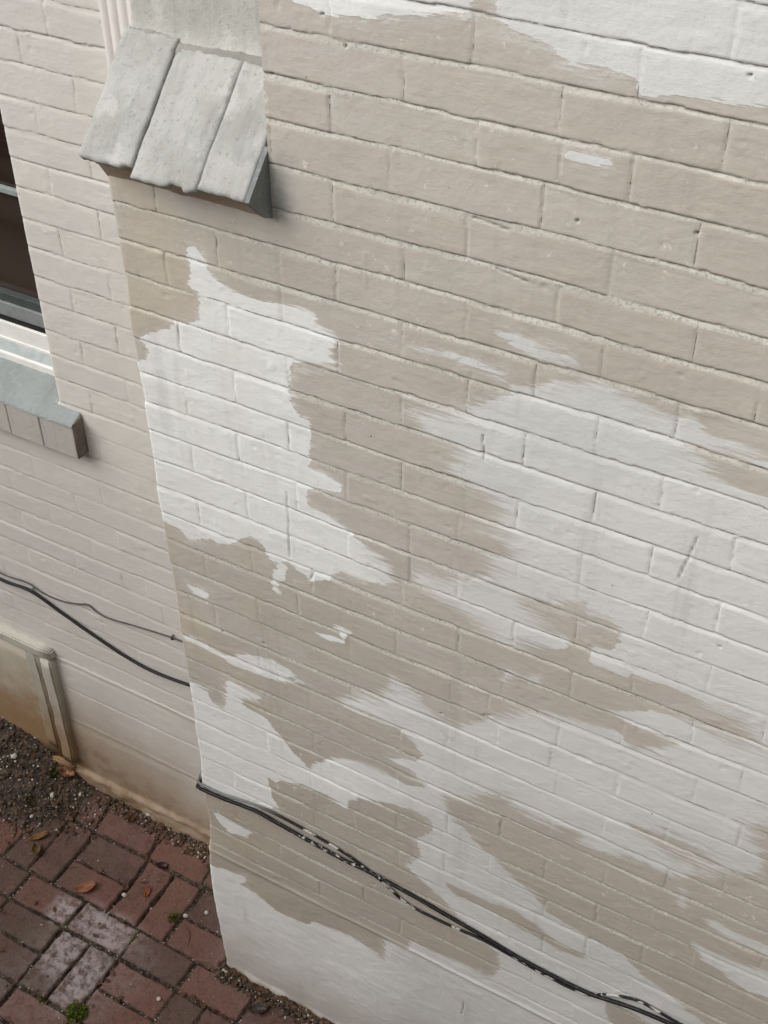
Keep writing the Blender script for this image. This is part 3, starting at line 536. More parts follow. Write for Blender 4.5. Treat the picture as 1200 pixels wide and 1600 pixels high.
fillet('mortar_fillet', [(-1.349, 1.574, ZG-.735), (-1.30, 1.574, ZG-.732), (-1.262, 1.575, ZG-.735), (-1.250, 1.570, ZG-.740), (-1.19, 1.572, ZG-.739), (-1.10, 1.574, ZG-.738), (-1.02, 1.574, ZG-.737)], .019, .009, M_CAPM, shoulder, 3)

# ------------------------------------------------------------------ the house
house = tag(empty('brick_house', (-2.0, HY, 0)), 'beige painted brick house wall with dark window, set back behind the chimney', 'house')
WX = -1.880    # right jamb of the window opening
def house_field():
    us = np.concatenate([np.arange(-4.2, -2.62, .02), np.arange(-2.62, -1.50, .0030), np.arange(-1.50, -1.30, .02)])
    zs = np.concatenate([np.arange(-3.40, -.66, .0030), np.arange(-.66, .55, .008)])
    U, Z = np.meshgrid(us, zs)
    PP = perps(-1.774, -1.662, HPERP, HCOURSE)
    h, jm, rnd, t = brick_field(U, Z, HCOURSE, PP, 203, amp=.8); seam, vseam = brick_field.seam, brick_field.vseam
    pl = sst(Z, -2.715, -2.745)
    h = h*(1-.9*pl)+pl*(fbm(U*4, Z*4, 191, 4)*.003+fbm(U*60, Z*60, 192, 3)*.0005)
    h += .0028*np.exp(-((Z+2.718)/.009)**2)+.002*pl*sst(Z, -3.0, -3.03)
    h += pl*.0016*np.exp(-((Z+3.005+.01*U)/.005)**2)-pl*.002*np.exp(-((Z+2.84)/.003)**2)
    foot = sst(Z+.012*fbm(U*9, U*0, 133, 3), -3.215, -3.24); h += foot*(.010+.010*fbm(U*9, Z*20, 134, 4))
    jm *= (1-pl)
    dirt_shade = np.exp(-((t-.0016)/.0014)**2)*sst(fbm(U*9, np.round(Z/.0677)*3.3, 141, 3)+.3*sst(Z, -1.9, -1.2), .15, .45)*.2*(1-pl)  # shade and dirt under each course, painted as a dark tone
    wob = .003*fbm(Z*40, Z*0, 5, 2)-.004*np.exp(-(np.minimum(t, .0677-t)/.006)**2)
    cell = (U < WX+wob+.0) & (Z > -1.765)
    keep = ~(cell[:-1, :-1] | cell[1:, 1:])
    Xp = U.copy()
    nr = (~cell) & (U < WX+.012) & (Z > -1.745); Xp[nr] = U[nr]
    Y = HY-h+.012*np.exp(-np.clip(U-WX, 0, 1)/.0035)*((Z > -1.745) & (U >= WX-.01))
    return grid_mesh('wall', Xp, Y, Z+ZG, keep, M_HOUSE, house, dict(joint=jm, brick=rnd, dirt_shade=dirt_shade, plinth=pl, seam=seam, vseam=vseam), flip=True)
house_field()
# the wall's thickness round the opening
V, F = [], []
box(V, F, WX+.004, WX+.12, HY+.012, HY+.24, ZG-1.80, ZG+.55)
box(V, F, -4.2, WX+.13, HY+.012, HY+.24, ZG-3.35, ZG-1.83)
pydata('reveal', V, F, M_HOUSE, house)
# window
win = empty('window'); win.parent = house; win.matrix_parent_inverse = Matrix.Translation(-house.location)
XL, XR = -3.0, -1.872
def part(name, mat, parent, boxes, bv=.002):
    V, F = [], []
    for b in boxes: box(V, F, *b)
    o = pydata(name, V, F, mat, parent)
    if bv: bevel(o, bv)
    return o
#   y0, y1, z0, z1 measured through the opening
part('pane', M_GLASS, win, [(XL, XR, 1.905, 1.912, ZG-1.62, ZG+.5)], 0)
part('bottom_rail', M_DKF, win, [(XL, XR, 1.885, 1.9045, ZG-1.66, ZG-1.572)])
part('sash_rail', M_GREYF, win, [(XL, XR, 1.8765, 1.8845, ZG-1.632, ZG-1.594)])
part('track', M_BLACK, win, [(XL, XR, 1.873, 1.8845, ZG-1.70, ZG-1.6325)], 0)
part('frame', M_WHITE, win, [(XL, XR, 1.864, 1.8725, ZG-1.72, ZG-1.641)])
part('frame_lip', M_WHITE, win, [(XL, XR, 1.8605, 1.8638, ZG-1.72, ZG-1.684)], .001)
part('muntin', M_MUNT, win, [(XL, XR, 1.893, 1.9049, ZG-1.306, ZG-1.291)])
part('muntin', M_MUNT, win, [(-2.44, -2.425, 1.894, 1.9049, ZG-1.564, ZG+.45)])
def slope_part(name, mat, parent, x0, x1, prof, bv=.0015):
    V, F = [], []; m = len(prof)
    for x in (x0, x1):
        for y, z in prof: V.append((x, y, z+ZG))
    for j in range(m): F.append((j, (j+1) % m, m+(j+1) % m, m+j))
    F.append(tuple(range(m))[::-1]); F.append(tuple(m+j for j in range(m)))
    o = pydata(name, V, F, mat, parent)
    if bv: bevel(o, bv)
    return o
slope_part('ledge', M_GREYLEDGE, win, XL, XR, [(1.8365, -1.705), (1.862, -1.690), (1.862, -1.73), (1.8365, -1.73)], 0)
slope_part('wooden_sill', M_WHITE, win, XL, XR-.002, [(1.832, -1.708), (1.836, -1.702), (1.836, -1.745), (1.832, -1.743)], .001)
# brick sill: rowlock course, sloping grey-green top
sill = empty('window_sill'); sill.parent = win
sx = [-1.812]
while sx[-1] > -3.05: sx.append(sx[-1]-random.uniform(.098, .108))
ZF = -1.772
for i in range(len(sx)-1):
    x1, x0 = sx[i], sx[i+1]; e = random.uniform(-.0015, .0015)
    g = .0012 if i else 0
    slope_part('sill_brick', M_SILLFR, sill, x0+.0008, x1-g, [(1.738+e, ZF-.003), (1.776, ZF+.019), (1.776, -1.866), (1.738+e, -1.866)], .003)
def silltop(xa, xb, yb, seed):
    nx, ny = 160, 24
    A, Bm = np.meshgrid(np.linspace(xa, xb, nx), np.linspace(0, 1, ny))
    L = yb-1.7375
    y = 1.7375+Bm*L; z = ZF+Bm*L*.50+fbm(A*30, Bm*9, seed, 4)*.0016+.0015-.0025*np.exp(-np.abs(((A+1.812)/.1033+.5) % 1-.5)*.1033/.0022)
    V = [(a, b, c+ZG) for a, b, c in zip(A.ravel(), y.ravel(), z.ravel())]
    F = [(j*nx+i, j*nx+i+1, (j+1)*nx+i+1, (j+1)*nx+i) for j in range(ny-1) for i in range(nx-1)]
    n0 = len(V)
    for i in range(nx): p = V[i]; V.append((p[0], p[1]-.0006, p[2]-.004+.0015*math.sin(i*1.7)))
    for i in range(nx-1): F.append((i+1, i, n0+i, n0+i+1))
    return pydata('sill_coat', V, F, M_SILLTOP, sill, True)
silltop(XL, -1.8735, 1.836, 5); silltop(-1.8735, -1.8125, 1.776, 9)
part('sill_end', M_SILLEND, sill, [(-1.8119, -1.8095, 1.739, 1.776, ZG-1.865, ZG-1.765)], .001)
# fluted white board in the corner beside the chimney
def trim():
    prof = []; x0, x1 = -1.570, -1.37
    n = 46
    for i in range(n+1):
        x = x0+(x1-x0)*i/n; fl = .0035*abs(math.sin(math.pi*i/n*9)); prof.append((x, HY-.012-fl if 0 < i < n else HY-.004))
    V, F = [], []
    for z in (-1.02, .55):
        for x, y in prof: V.append((x, y, z+ZG))
        for x, y in prof[::-1]: V.append((x, HY+.01, z+ZG))
    m = 2*len(prof)
    for j in range(m): F.append((j, (j+1) % m, m+(j+1) % m, m+j))
    F.append(tuple(range(m))[::-1])
    return pydata('trim_board', V, F, M_TRIM, house, False)
trim()
# crawl-space opening at the foot of the wall
hatch = empty('crawlspace_hatch'); hatch.parent = house; hatch.matrix_parent_inverse = Matrix.Translation(-house.location)
def rusty(name, a, b):
    n = NT(name, .75); X, Y, Z = n.xyz()
    k = n.noise(14, 5, .7); z = n.math('ADD', Z, n.math('MULTIPLY', k, -.4))
    col = n.mix(n.ramp(z, .42, .0), a, b)
    col = n.mix(n.ramp(n.noise(26, 5, .75, w=2), .64, .70), col, srgb(120, 78, 40))
    return n.done(col, n.bump(n.noise(50, 4, .7), .6, .003))
M_HATCH = rusty('flaking_hatch_paint', srgb(184, 179, 168), srgb(150, 128, 100))
M_HPANEL = rusty('rust_stained_panel', srgb(190, 182, 166), srgb(146, 118, 86))
def rough_box(name, mat, parent, b, amp=.003, n=10, seed=0):
    import bmesh
    bm = bmesh.new(); bmesh.ops.create_cube(bm, size=1)
    x0, x1, y0, y1, z0, z1 = b
    for v in bm.verts: v.co = Vector(((x0+x1)/2+v.co.x*(x1-x0), (y0+y1)/2+v.co.y*(y1-y0), (z0+z1)/2+v.co.z*(z1-z0)))
    bmesh.ops.bevel(bm, geom=bm.edges[:], offset=.004, segments=2, affect='EDGES')
    bmesh.ops.subdivide_edges(bm, edges=bm.edges[:], cuts=n, use_grid_fill=True)
    for v in bm.verts:
        v.co += Vector((mnoise.noise(v.co*18+Vector((seed, 0, 0))), mnoise.noise(v.co*18+Vector((0, seed+5, 0))), mnoise.noise(v.co*18+Vector((0, 0, seed+9)))))*amp
    me = bpy.data.meshes.new(name); bm.to_mesh(me); bm.free()
    return link(name, me, mat, parent, True)
rough_box('lintel', M_HATCH, hatch, (-2.75, -2.092, 1.752, 1.782, ZG-2.722, ZG-2.686), .006, 14, 1)
rough_box('jamb', M_HATCH, hatch, (-2.142, -2.100, 1.750, 1.782, ZG-3.19, ZG-2.724), .004, 12, 4)
rough_box('inner_jamb', M_HATCH, hatch, (-2.215, -2.172, 1.766, 1.782, ZG-3.17, ZG-2.724), .004, 12, 7)
rough_box('panel', M_HPANEL, hatch, (-2.75, -2.15, 1.768, 1.784, ZG-3.22, ZG-2.737), .002, 8, 9)
rough_box('threshold', M_HPANEL, hatch, (-2.75, -2.12, 1.752, 1.784, ZG-3.26, ZG-3.21), .005, 12, 12)

# ------------------------------------------------------------------ unseen wall added behind the eye to darken the walls towards the ground
sky_block = tag(empty('sky_blocker_wall', (0, -1.6, 0)), 'unseen dark wall added behind the eye to block sky light', 'wall')
M_SKYBLOCK = weathered('dark_blocker_wall', srgb(120, 104, 92), srgb(104, 92, 82), srgb(84, 74, 66))
part('brickwork', M_SKYBLOCK, sky_block, [(-7, 1.15, -1.95, -1.73, -.04, 3.35)], .01)
part('capping', M_SKYBLOCK, sky_block, [(-7.03, 1.15, -1.98, -1.70, 3.351, 3.41)], .01)

side_block = tag(empty('side_blocker', (1.6, -.5, 0)), 'unseen beige block added on the right to darken that side of the walls', 'added light blocker')  # unseen block added out of view to cut sky light from the right
part('wall', M_HOUSE, side_block, [(1.16, 1.45, -3.5, 2.6, -.04, 4.6)], .01)
part('coping', M_CAP, side_block, [(1.12, 1.49, -3.54, 2.64, 4.601, 4.66)], .01)

# ------------------------------------------------------------------ cables
def cz(pts, y): return [(x, y, z+ZG) for x, z in pts]
c1 = cz([(-3.4, -2.30), (-2.8, -2.38), (-2.45, -2.43), (-2.243, -2.467), (-2.125, -2.461), (-2.019, -2.497), (-1.913, -2.533), (-1.808, -2.563), (-1.723, -2.574), (-1.615, -2.566), (-1.46, -2.54)], HY-.0085)
c1 += [(-1.385, HY-.03, ZG-2.53), (-1.362, 1.70, ZG-2.525), (-1.362, 1.58, ZG-2.518), (-1.3575, WY+.004, ZG-2.514), (-1.350, WY-.008, ZG-2.513)]
c1 += cz([(-1.329, -2.514), (-1.282, -2.511), (-1.189, -2.498), (-1.122, -2.505), (-1.03, -2.516), (-.944, -2.524), (-.884, -2.523), (-.776, -2.532), (-.678, -2.546), (-.582, -2.560), (-.519, -2.572), (-.441, -2.580), (-.336, -2.581), (-.265, -2.563), (-.21, -2.552), (-.14, -2.546), (-.05, -2.54), (.3, -2.53), (.95, -2.5)], WY-.0085)
cab = tag(tube('power_cable', smooth_path(c1, 10), .0045, M_CAB2), 'thick black cable sagging across both painted walls, paint-spattered at the middle', 'cable')
c2 = cz([(-3.4, -2.27), (-2.8, -2.36), (-2.45, -2.415), (-2.237, -2.444), (-2.13, -2.437), (-2.077, -2.451), (-2.009, -2.449), (-1.95, -2.432), (-1.914, -2.418), (-1.884, -2.433), (-1.841, -2.436), (-1.742, -2.419), (-1.60, -2.402), (-1.46, -2.41)], HY-.006)
c2 += [(-1.385, HY-.03, ZG-2.42), (-1.361, 1.70, ZG-2.44), (-1.361, 1.56, ZG-2.47), (-1.3565, WY+.003, ZG-2.496), (-1.350, WY-.006, ZG-2.497)]
c2 += cz([(-1.333, -2.499), (-1.281, -2.497), (-1.188, -2.477), (-1.116, -2.475), (-1.011, -2.486), (-.95, -2.497), (-.909, -2.509), (-.842, -2.540), (-.776, -2.579), (-.677, -2.583), (-.597, -2.576), (-.534, -2.582), (-.441, -2.594), (-.345, -2.594), (-.300, -2.560), (-.270, -2.540), (-.228, -2.522), (-.185, -2.527), (-.136, -2.534), (-.091, -2.53), (.3, -2.51), (.95, -2.48)], WY-.007)
c2s = smooth_path(c2, 10)
tag(tube('thin_cable', c2s, [.0021 if p[0] < -1.40 else .0032 for p in c2s], M_CAB3), 'thin half-painted cable running beside the thick black one and splitting from it', 'cable')
def clip(x, y, z, ang, lab):
    V, F = [], []
    c = tag(empty('cable_clip', (x, y, z)), lab, 'cable clip')
    n = 10
    for s in (-.0035, .0035):
        for i in range(n+1):
            a = math.pi*i/n
            for r in (.0062, .0082): V.append((s, -math.sin(a)*r*1.5, math.cos(a)*r))
    m = 2*(n+1)
    for i in range(n):
        a = 2*i
        F += [(a, a+2, a+3, a+1), (m+a, m+a+1, m+a+3, m+a+2), (a+1, a+3, m+a+3, m+a+1), (a, m+a, m+a+2, a+2)]
    o = bpy.data.objects.new('strap', bpy.data.meshes.new('strap')); o.data.from_pydata(V, [], F); o.data.materials.append(M_CABLE)
    scn.collection.objects.link(o); o.parent = c
    V, F = [], []; box(V, F, -.003, .003, -.0045, .004, .0082, .0135)
    o2 = bpy.data.objects.new('nail', bpy.data.meshes.new('nail')); o2.data.from_pydata(V, [], F); o2.data.materials.append(M_GREYF)
    scn.collection.objects.link(o2); o2.parent = c
    c.rotation_euler = (0, ang, 0); c.scale = (.75, .75, .75); return c
clip(-2.118, HY-.004, ZG-2.461, .15, 'small black clip holding the cables near the left picture edge')
clip(-1.632, HY-.002, ZG-2.405, -.1, 'small clip pinning the thin cable where it meets the chimney edge')

# ------------------------------------------------------------------ ground
def soil():
    n = NT('dark_soil', .95)
    a = n.noise(7, 5, .7); b = n.noise(70, 5, .8)
    col = n.mix(n.ramp(a, .35, .65), srgb(92, 78, 64), srgb(72, 60, 49))
    col = n.mix(n.ramp(b, .5, .68), col, srgb(140, 128, 110)); col = n.mix(n.ramp(b, .45, .3), col, srgb(52, 44, 37))
    return n.done(col, n.bump(b, .9, .006))
M_SOIL = soil()
V = [(-40, -40, -.045), (40, -40, -.045), (40, 40, -.045), (-40, 40, -.045)]
g = pydata('ground', V, [(0, 1, 2, 3)], M_SOIL); tag(g, kind='structure')

def paving_material():
    n = NT('worn_red_paving_brick', .8)
    r = n.attr('brick'); frost = n.attr('frost'); jt = n.attr('joint')
    a = n.noise(24, 5, .7); b = n.noise(110, 4, .75); c = n.noise(6, 4, .6)
    col = n.mix(n.ramp(n.math('ADD', n.math('MULTIPLY', r, .45), n.math('MULTIPLY', n.noise(5.5, 4, .6, w=8), .9)), .45, .95), srgb(106, 75, 65), srgb(82, 68, 60))
    col = n.mix(n.ramp(n.math('ADD', a, n.math('MULTIPLY', n.math('SUBTRACT', r, .5), .3)), .42, .68), col, srgb(84, 64, 56))
    col = n.mix(n.math('MULTIPLY', n.ramp(c, .45, .65), n.ramp(r, .45, .95, 0, .8)), col, srgb(92, 80, 66))
    col = n.mix(n.ramp(n.noise(52, 5, .8, w=14), .52, .66, 0, .7), col, srgb(66, 48, 42))
    col = n.mix(n.ramp(b, .55, .75, 0, .55), col, srgb(126, 92, 80)); col = n.mix(n.ramp(b, .46, .30, 0, .65), col, srgb(58, 40, 36))
    fr = n.math('MULTIPLY', frost, n.ramp(n.noise(38, 6, .75), .36, .60))
    col = n.mix(n.math('MULTIPLY', fr, .75), col, srgb(170, 160, 160))
    dirt_shade = n.mix(n.ramp(n.noise(60, 5, .8), .42, .62), srgb(36, 28, 23), srgb(86, 72, 58))
    col = n.mix(n.ramp(jt, .35, .7), col, dirt_shade)
    moss = n.math('MULTIPLY', n.ramp(n.noise(8, 4, .7, w=4), .58, .68), n.ramp(jt, .0, .6, .12, .8))
    col = n.mix(moss, col, srgb(86, 92, 48))
    spk = n.ramp(n.noise(230, 3, .8, w=6), .65, .71)
    col = n.mix(n.math('MULTIPLY', spk, .7), col, srgb(190, 182, 170))
    h = n.math('ADD', b, n.math('MULTIPLY', n.noise(320, 3), .6))
    return n.done(col, n.bump(h, .85, .0042), n.ramp(a, .3, .7, .62, .9))
M_PAVE = paving_material()
def brick_list():
    B = []
    def h2(x, y): B.extend([(x, x+.2, y, y+.1), (x, x+.2, y+.1, y+.2)])
    def v2(x, y): B.extend([(x, x+.1, y, y+.2), (x+.1, x+.2, y, y+.2)])
    rows = [(1.66, None)]
    # single course beside the house, basket weave below it
    x = -1.975
    for i in range(14): B.append((x+.2*i-0.2*0, x+.2*i+.2, 1.662, 1.762))
    for i in range(2): B.append((-2.055-.085*i+.0, -1.98-.085*i, 1.662, 1.775))
    for i in range(-5, 14):
        X = -1.97+.203*i
        (h2 if i % 2 == 0 else v2)(X, 1.460)
    for i in range(-6, 14): B.append((-1.849+.203*i, -1.849+.203*i+.2, 1.360, 1.457))
    for r in range(0, 9):
        for i in range(-7, 14):
            X = -1.846+.203*i; Yb = 1.157-.203*r
            (v2 if (i+r) % 2 == 0 else h2)(X, Yb)
    return B
def paving():
    xs = np.concatenate([np.arange(-3.3, -2.4, .012), np.arange(-2.4, -1.0, .0032), np.arange(-1.0, .9, .012)])
    ys = np.concatenate([np.arange(-.66, .95, .012), np.arange(.95, 1.81, .0032)])
    X, Y = np.meshgrid(xs, ys)
    wx = X+fbm(X*5, Y*5, 301, 3)*.0035; wy = Y+fbm(X*5, Y*5, 302, 3)*.0035
    D = np.full(X.shape, -.02); ID = np.zeros(X.shape); CX = np.zeros(X.shape); CY = np.zeros(X.shape)
    for i, (x0, x1, y0, y1) in enumerate(brick_list()):
        g = random.uniform(.0015, .004); jx, jy = random.uniform(-.0025, .0025), random.uniform(-.0025, .0025); x0 += g+jx; x1 -= g-jx; y0 += g+jy; y1 -= g-jy
        sx0, sx1 = np.searchsorted(xs, (x0-.03, x1+.03)); sy0, sy1 = np.searchsorted(ys, (y0-.03, y1+.03))
        if sx1 <= sx0 or sy1 <= sy0: continue
        s = np.s_[sy0:sy1, sx0:sx1]
        a, b = wx[s], wy[s]
        dx = np.maximum(x0-a, a-x1); dy = np.maximum(y0-b, b-y1)
        d = -(np.hypot(np.maximum(dx, 0), np.maximum(dy, 0))+np.minimum(np.maximum(dx, dy), 0))
        m = d > D[s]
        D[s] = np.where(m, d, D[s]); ID[s] = np.where(m, i+1, ID[s]); CX[s] = np.where(m, (x0+x1)/2, CX[s]); CY[s] = np.where(m, (y0+y1)/2, CY[s])
    rnd = _h(ID, ID*0, 9); r2 = _h(ID, ID*0, 10); r3 = _h(ID, ID*0, 11); r4 = _h(ID, ID*0, 12)
    D = D+fbm(X*45, Y*45, 310, 4)*.0038-.002*sst(fbm(X*22, Y*22, 315, 2), .3, .6)
    fill = .45+.9*fbm(X*7, Y*7, 320, 3)                     # how full the joints are
    top = (r2-.5)*.009+(r3-.5)*.05*(X-CX)+(r4-.5)*.05*(Y-CY)+fbm(X*25, Y*25, 311, 4)*.0016
    base = -.014+.009*np.clip(fill, 0, 1)+fbm(X*90, Y*90, 312, 3)*.0022
    e = sst(D, -.0015, .0035)
    Zp = base*(1-e)+top*e
    cor = 1-e
    # soil and grit heaped at the left, along the house and along the chimney foot
    heap = sst(Y+(X+2.05)*-.62+.05*fbm(X*7, Y*7, 330, 3), 1.63, 1.72)*sst(X, -1.98, -2.10)
    heap = np.maximum(heap, sst(Y+.012*fbm(X*14, X*0, 331, 3), 1.742, 1.765))
    heap = np.maximum(heap, sst(Y+.012*fbm(X*14, X*0, 332, 3), 1.452, 1.47)*sst(X, -1.40, -1.36))
    slope = .02+.13*sst(X, -1.95, -2.4)*sst(Y, 1.5, 1.78)+.05*sst(Y, 1.68, 1.79)
    Zp = Zp*(1-heap)+heap*(slope+fbm(X*40, Y*40, 340, 4)*.007)
    Zp = Zp+.045*sst(Y, 1.60, 1.78)*sst(X, -1.3, -1.5)*(1-heap)
    fx = [(-1.749, 1.408, .115, .06), (-1.795, 1.30, .06, .09), (-1.70, 1.25, .065, .11), (-1.88, 1.40, .05, .05)]
    fr = np.zeros(X.shape)
    for (cx, cy, ax, ay) in fx: fr = np.maximum(fr, np.exp(-((X-cx)/ax)**4-((Y-cy)/ay)**4))
    fr = np.maximum(fr, .22*sst(fbm(X*3, Y*3, 350, 2), .3, .6))
    o = grid_mesh('brick_paving', X, Y, Zp, None, M_PAVE, None, dict(brick=rnd, frost=fr*(1-heap)*e, joint=np.maximum(cor, heap)), flip=False)
    tag(o, kind='structure'); return o, (xs, ys, Zp)
pav, (PXs, PYs, PZ) = paving()
def ground_z(x, y):
    i = min(max(np.searchsorted(PXs, x), 0), len(PXs)-1); j = min(max(np.searchsorted(PYs, y), 0), len(PYs)-1)
    return float(PZ[j, i])

# pebbles, grit ------------------------------------------------------
def stone_mesh(rad, seed, sub=1):
    import bmesh
    bm = bmesh.new(); bmesh.ops.create_icosphere(bm, subdivisions=sub, radius=1)
    sx, sy, sz = random.uniform(.7, 1.2), random.uniform(.6, 1.1), random.uniform(.45, .8)
    for v in bm.verts:
        k = 1+.35*mnoise.noise(v.co*1.6+Vector((seed, seed*.7, 0))); v.co = Vector((v.co.x*sx*k, v.co.y*sy*k, v.co.z*sz*k))*rad
    me = bpy.data.meshes.new('pebble'); bm.to_mesh(me); bm.free(); return me
def stone_mat(name, c, c2): 
    n = NT(name, .85); return n.done(n.mix(n.noise(120, 4, .7), c, c2), n.bump(n.noise(200, 3), .5, .002))
M_PEB = stone_mat('white_stone', srgb(196, 190, 180), srgb(150, 144, 134)); M_GRV = stone_mat('grey_brown_grit', srgb(118, 102, 84), srgb(72, 60, 48)); M_GRD = stone_mat('dark_grit', srgb(70, 60, 52), srgb(46, 38, 33))
def scatter(name, mat, pts, label, cat):
    VV, FF = [], []; protos = []
    for s in range(6):
        me = stone_mesh(1, s*3.3, 1); protos.append(([v.co.copy() for v in me.vertices], [tuple(p.vertices) for p in me.polygons]))
    for x, y, r in pts:
        vs, fs = random.choice(protos); a = random.uniform(0, 6.28); ca, sa = math.cos(a), math.sin(a); n = len(VV); z = ground_z(x, y)+r*.25
        VV += [(x+r*(v.x*ca-v.y*sa), y+r*(v.x*sa+v.y*ca), z+r*v.z) for v in vs]; FF += [tuple(n+i for i in f) for f in fs]
    o = pydata(name, VV, FF, mat, None, True); tag(o, label, cat, kind='stuff'); return o
def heap_pts(n, rmin, rmax):
    P = []
    while len(P) < n:
        m = random.random()
        if m < .62: x = random.uniform(-2.75, -1.93); y = random.uniform(1.40, 1.775); ok = y > 1.63+(x+2.05)*.62+random.gauss(0, .03) and x < -1.97
        elif m < .80: x = random.uniform(-2.0, -1.35); y = random.triangular(1.715, 1.772, 1.765); ok = True
        else: x = random.uniform(-1.37, -.9); y = random.triangular(1.435, 1.478, 1.47); ok = True
        if ok: P.append((x, y, rmin+(rmax-rmin)*random.random()**2.5))
    return P
def joint_pts(n, rmin, rmax):
    P = []
    J = brick_list(); J = [b for b in J if b[0] > -2.3 and b[1] < -1.0 and b[2] > .9]
    while len(P) < n:
        b = random.choice(J); e = random.random()
        if e < .5: x = random.uniform(b[0], b[1]); y = b[random.choice((2, 3))]+random.gauss(0, .003)
        elif e < .85: y = random.uniform(b[2], b[3]); x = b[random.choice((0, 1))]+random.gauss(0, .003)
        else: x = random.uniform(b[0], b[1]); y = random.uniform(b[2], b[3])
        if y < 1.76 and not (x > -1.36 and y > 1.47): P.append((x, y, rmin+(rmax-rmin)*random.random()**3))
    return P
scatter('gravel', M_GRV, heap_pts(2600, .0015, .007), 'brown grit and soil heaped along the foot of the walls', 'gravel')
scatter('gravel', M_GRD, heap_pts(1300, .002, .008)+joint_pts(500, .001, .004), 'dark crumbs of soil in the heap and joints', 'gravel')
scatter('gravel', M_PEB, heap_pts(900, .0015, .0058)+joint_pts(900, .001, .0034), 'tiny pale stone chips strewn over the brick paving', 'gravel')
def gp(px): return px
for (x, y, r, lab) in STONES:
    me = stone_mesh(r, x*9, 3); o = link('white_pebble', me, M_PEB, None, True); o.location = (x, y, ground_z(x, y)+r*.35); o.rotation_euler = (random.uniform(-.3, .3), random.uniform(-.3, .3), random.uniform(0, 6))
    tag(o, lab, 'pebble', 'larger white pebbles on the paving')
# crumbled leaf litter caught against the walls
def litter(n):
    m = NT('leaf_crumbs', .75); mt = m.done(m.mix(m.noise(35, 3), srgb(96, 68, 46), srgb(52, 38, 28)))
    V, F = [], []
    P = heap_pts(int(n*.75), 0, 1)+joint_pts(n-int(n*.75), 0, 1)
    for x, y, _ in P:
        L = random.uniform(.004, .015); W_ = L*random.uniform(.3, .7); a = random.uniform(0, 6.28); z = ground_z(x, y)+random.uniform(.001, .006); k = len(V); t1, t2 = random.uniform(-.5, .5), random.uniform(-.6, .6)
        for (p, q) in ((-1, 0), (-.3, -1), (.6, -.7), (1, .1), (.2, 1), (-.6, .6)):
            p *= L*random.uniform(.7, 1.1); q *= W_*random.uniform(.7, 1.1)
            V.append((x+p*math.cos(a)-q*math.sin(a), y+p*math.sin(a)+q*math.cos(a), z+abs(p*t1)+q*t2))
        F.append(tuple(range(k, k+6)))
    o = pydata('leaf_litter', V, F, mt, None, False); tag(o, 'brown crumbs of dead leaf gathered along the walls and joints', 'leaf litter', kind='stuff')
litter(900)
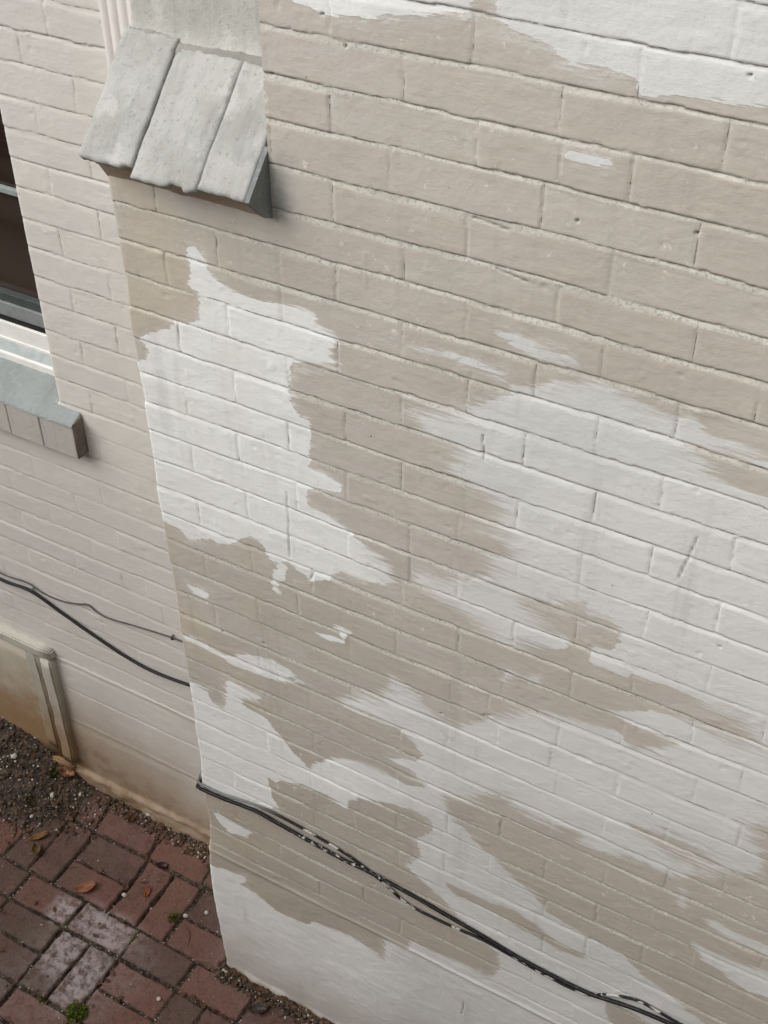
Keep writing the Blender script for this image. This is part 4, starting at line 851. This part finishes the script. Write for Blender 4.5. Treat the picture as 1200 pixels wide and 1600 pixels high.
# leaves --------------------------------------------------------------
def leaf(name, x, y, L, W, ang, curl, col, col2, lab, lobes=0, lift=.004):
    n = NT('dry_leaf', .6); 
    M_ = n.done(n.mix(n.ramp(n.noise(60, 4, .7), .35, .65), col, col2), n.bump(n.noise(90, 3), .5, .002))
    root = tag(empty(name, (x, y, ground_z(x, y)+lift)), lab, 'leaf', 'dead leaves on the paving')
    nu, nv = 15, 9; V, F = [], []
    for i in range(nu):
        t = i/(nu-1); w = W*math.sin(math.pi*min(1, t*.96+.02))**.75*(1-.25*t)
        if lobes: w *= (.55+.45*abs(math.sin(t*math.pi*lobes)))
        for j in range(nv):
            s = (j/(nv-1))*2-1
            V.append((L*(t-.5), s*w/2, curl*(s*s)*.35*W+curl*.25*L*(t-.5)**2+.0012*mnoise.noise(Vector((i*.7, j*.9, x*9)))))
    for i in range(nu-1):
        for j in range(nv-1): F.append((i*nv+j, (i+1)*nv+j, (i+1)*nv+j+1, i*nv+j+1))
    me = bpy.data.meshes.new('blade'); me.from_pydata(V, [], F); me.materials.append(M_); b = bpy.data.objects.new('blade', me); scn.collection.objects.link(b); b.parent = root
    me.polygons.foreach_set('use_smooth', [True]*len(me.polygons))
    so = b.modifiers.new('solid', 'SOLIDIFY'); so.thickness = .0006
    o = tube('stalk', [(-L*.78, 0, curl*.06*L), (-L*.6, .001, curl*.05*L), (-L*.5, 0, curl*.07*L), (-L*.2, 0, .001), (L*.4, 0, curl*.04*L)], [.0009, .0009, .0008, .0006, .0003], M_, None, 6)
    o.parent = root; root.rotation_euler = (random.uniform(-.12, .12), random.uniform(-.1, .1), ang); return root
for a in LEAVES: leaf('dead_leaf', *a[:6], *[srgb(*c) for c in a[6:8]], *a[8:])
# weeds: tufts of fine moss-like growth
def tuft(x, y, R, n, lab, c=(98, 112, 40), hgt=.02):
    nn = NT('weed_green', .6); m = nn.done(nn.mix(nn.noise(40, 3), srgb(*c), srgb(c[0]-34, c[1]-34, c[2]-14)))
    V, F = [], []
    for i in range(n):
        a = random.uniform(0, 6.28); r = R*math.sqrt(random.random()); px = r*math.cos(a); py = r*math.sin(a)
        z = ground_z(x+px, y+py)-ground_z(x, y); h = hgt*random.uniform(.3, 1)*(1.1-r/R); w = random.uniform(.0014, .0034); th = random.uniform(0, 6.28); lx, ly = random.uniform(-1, 1)*h*.8, random.uniform(-1, 1)*h*.8
        k = len(V); dx, dy = w*math.cos(th), w*math.sin(th)
        V += [(px-dx, py-dy, z), (px+dx, py+dy, z), (px+dx*1.3+lx*.6, py+dy*1.3+ly*.6, z+h*.7), (px+lx, py+ly, z+h), (px-dx*1.3+lx*.6, py-dy*1.3+ly*.6, z+h*.65)]
        F.append((k, k+1, k+2, k+3, k+4))
    o = pydata('weed_tuft', V, F, m, None, False); o.location = (x, y, ground_z(x, y)); tag(o, lab, 'weed', 'small weeds in the paving joints'); return o
for a in WEEDS: tuft(*a)
for i, (p, lab) in enumerate(TWIGS):
    n = NT('dry_twig', .8); mt = n.done(n.mix(n.noise(60, 3), srgb(110, 92, 72), srgb(64, 50, 40)))
    tag(tube('twig', smooth_path([(x, y, ground_z(x, y)+.004) for x, y in p], 6), .0014, mt, None, 6), lab, 'twig')
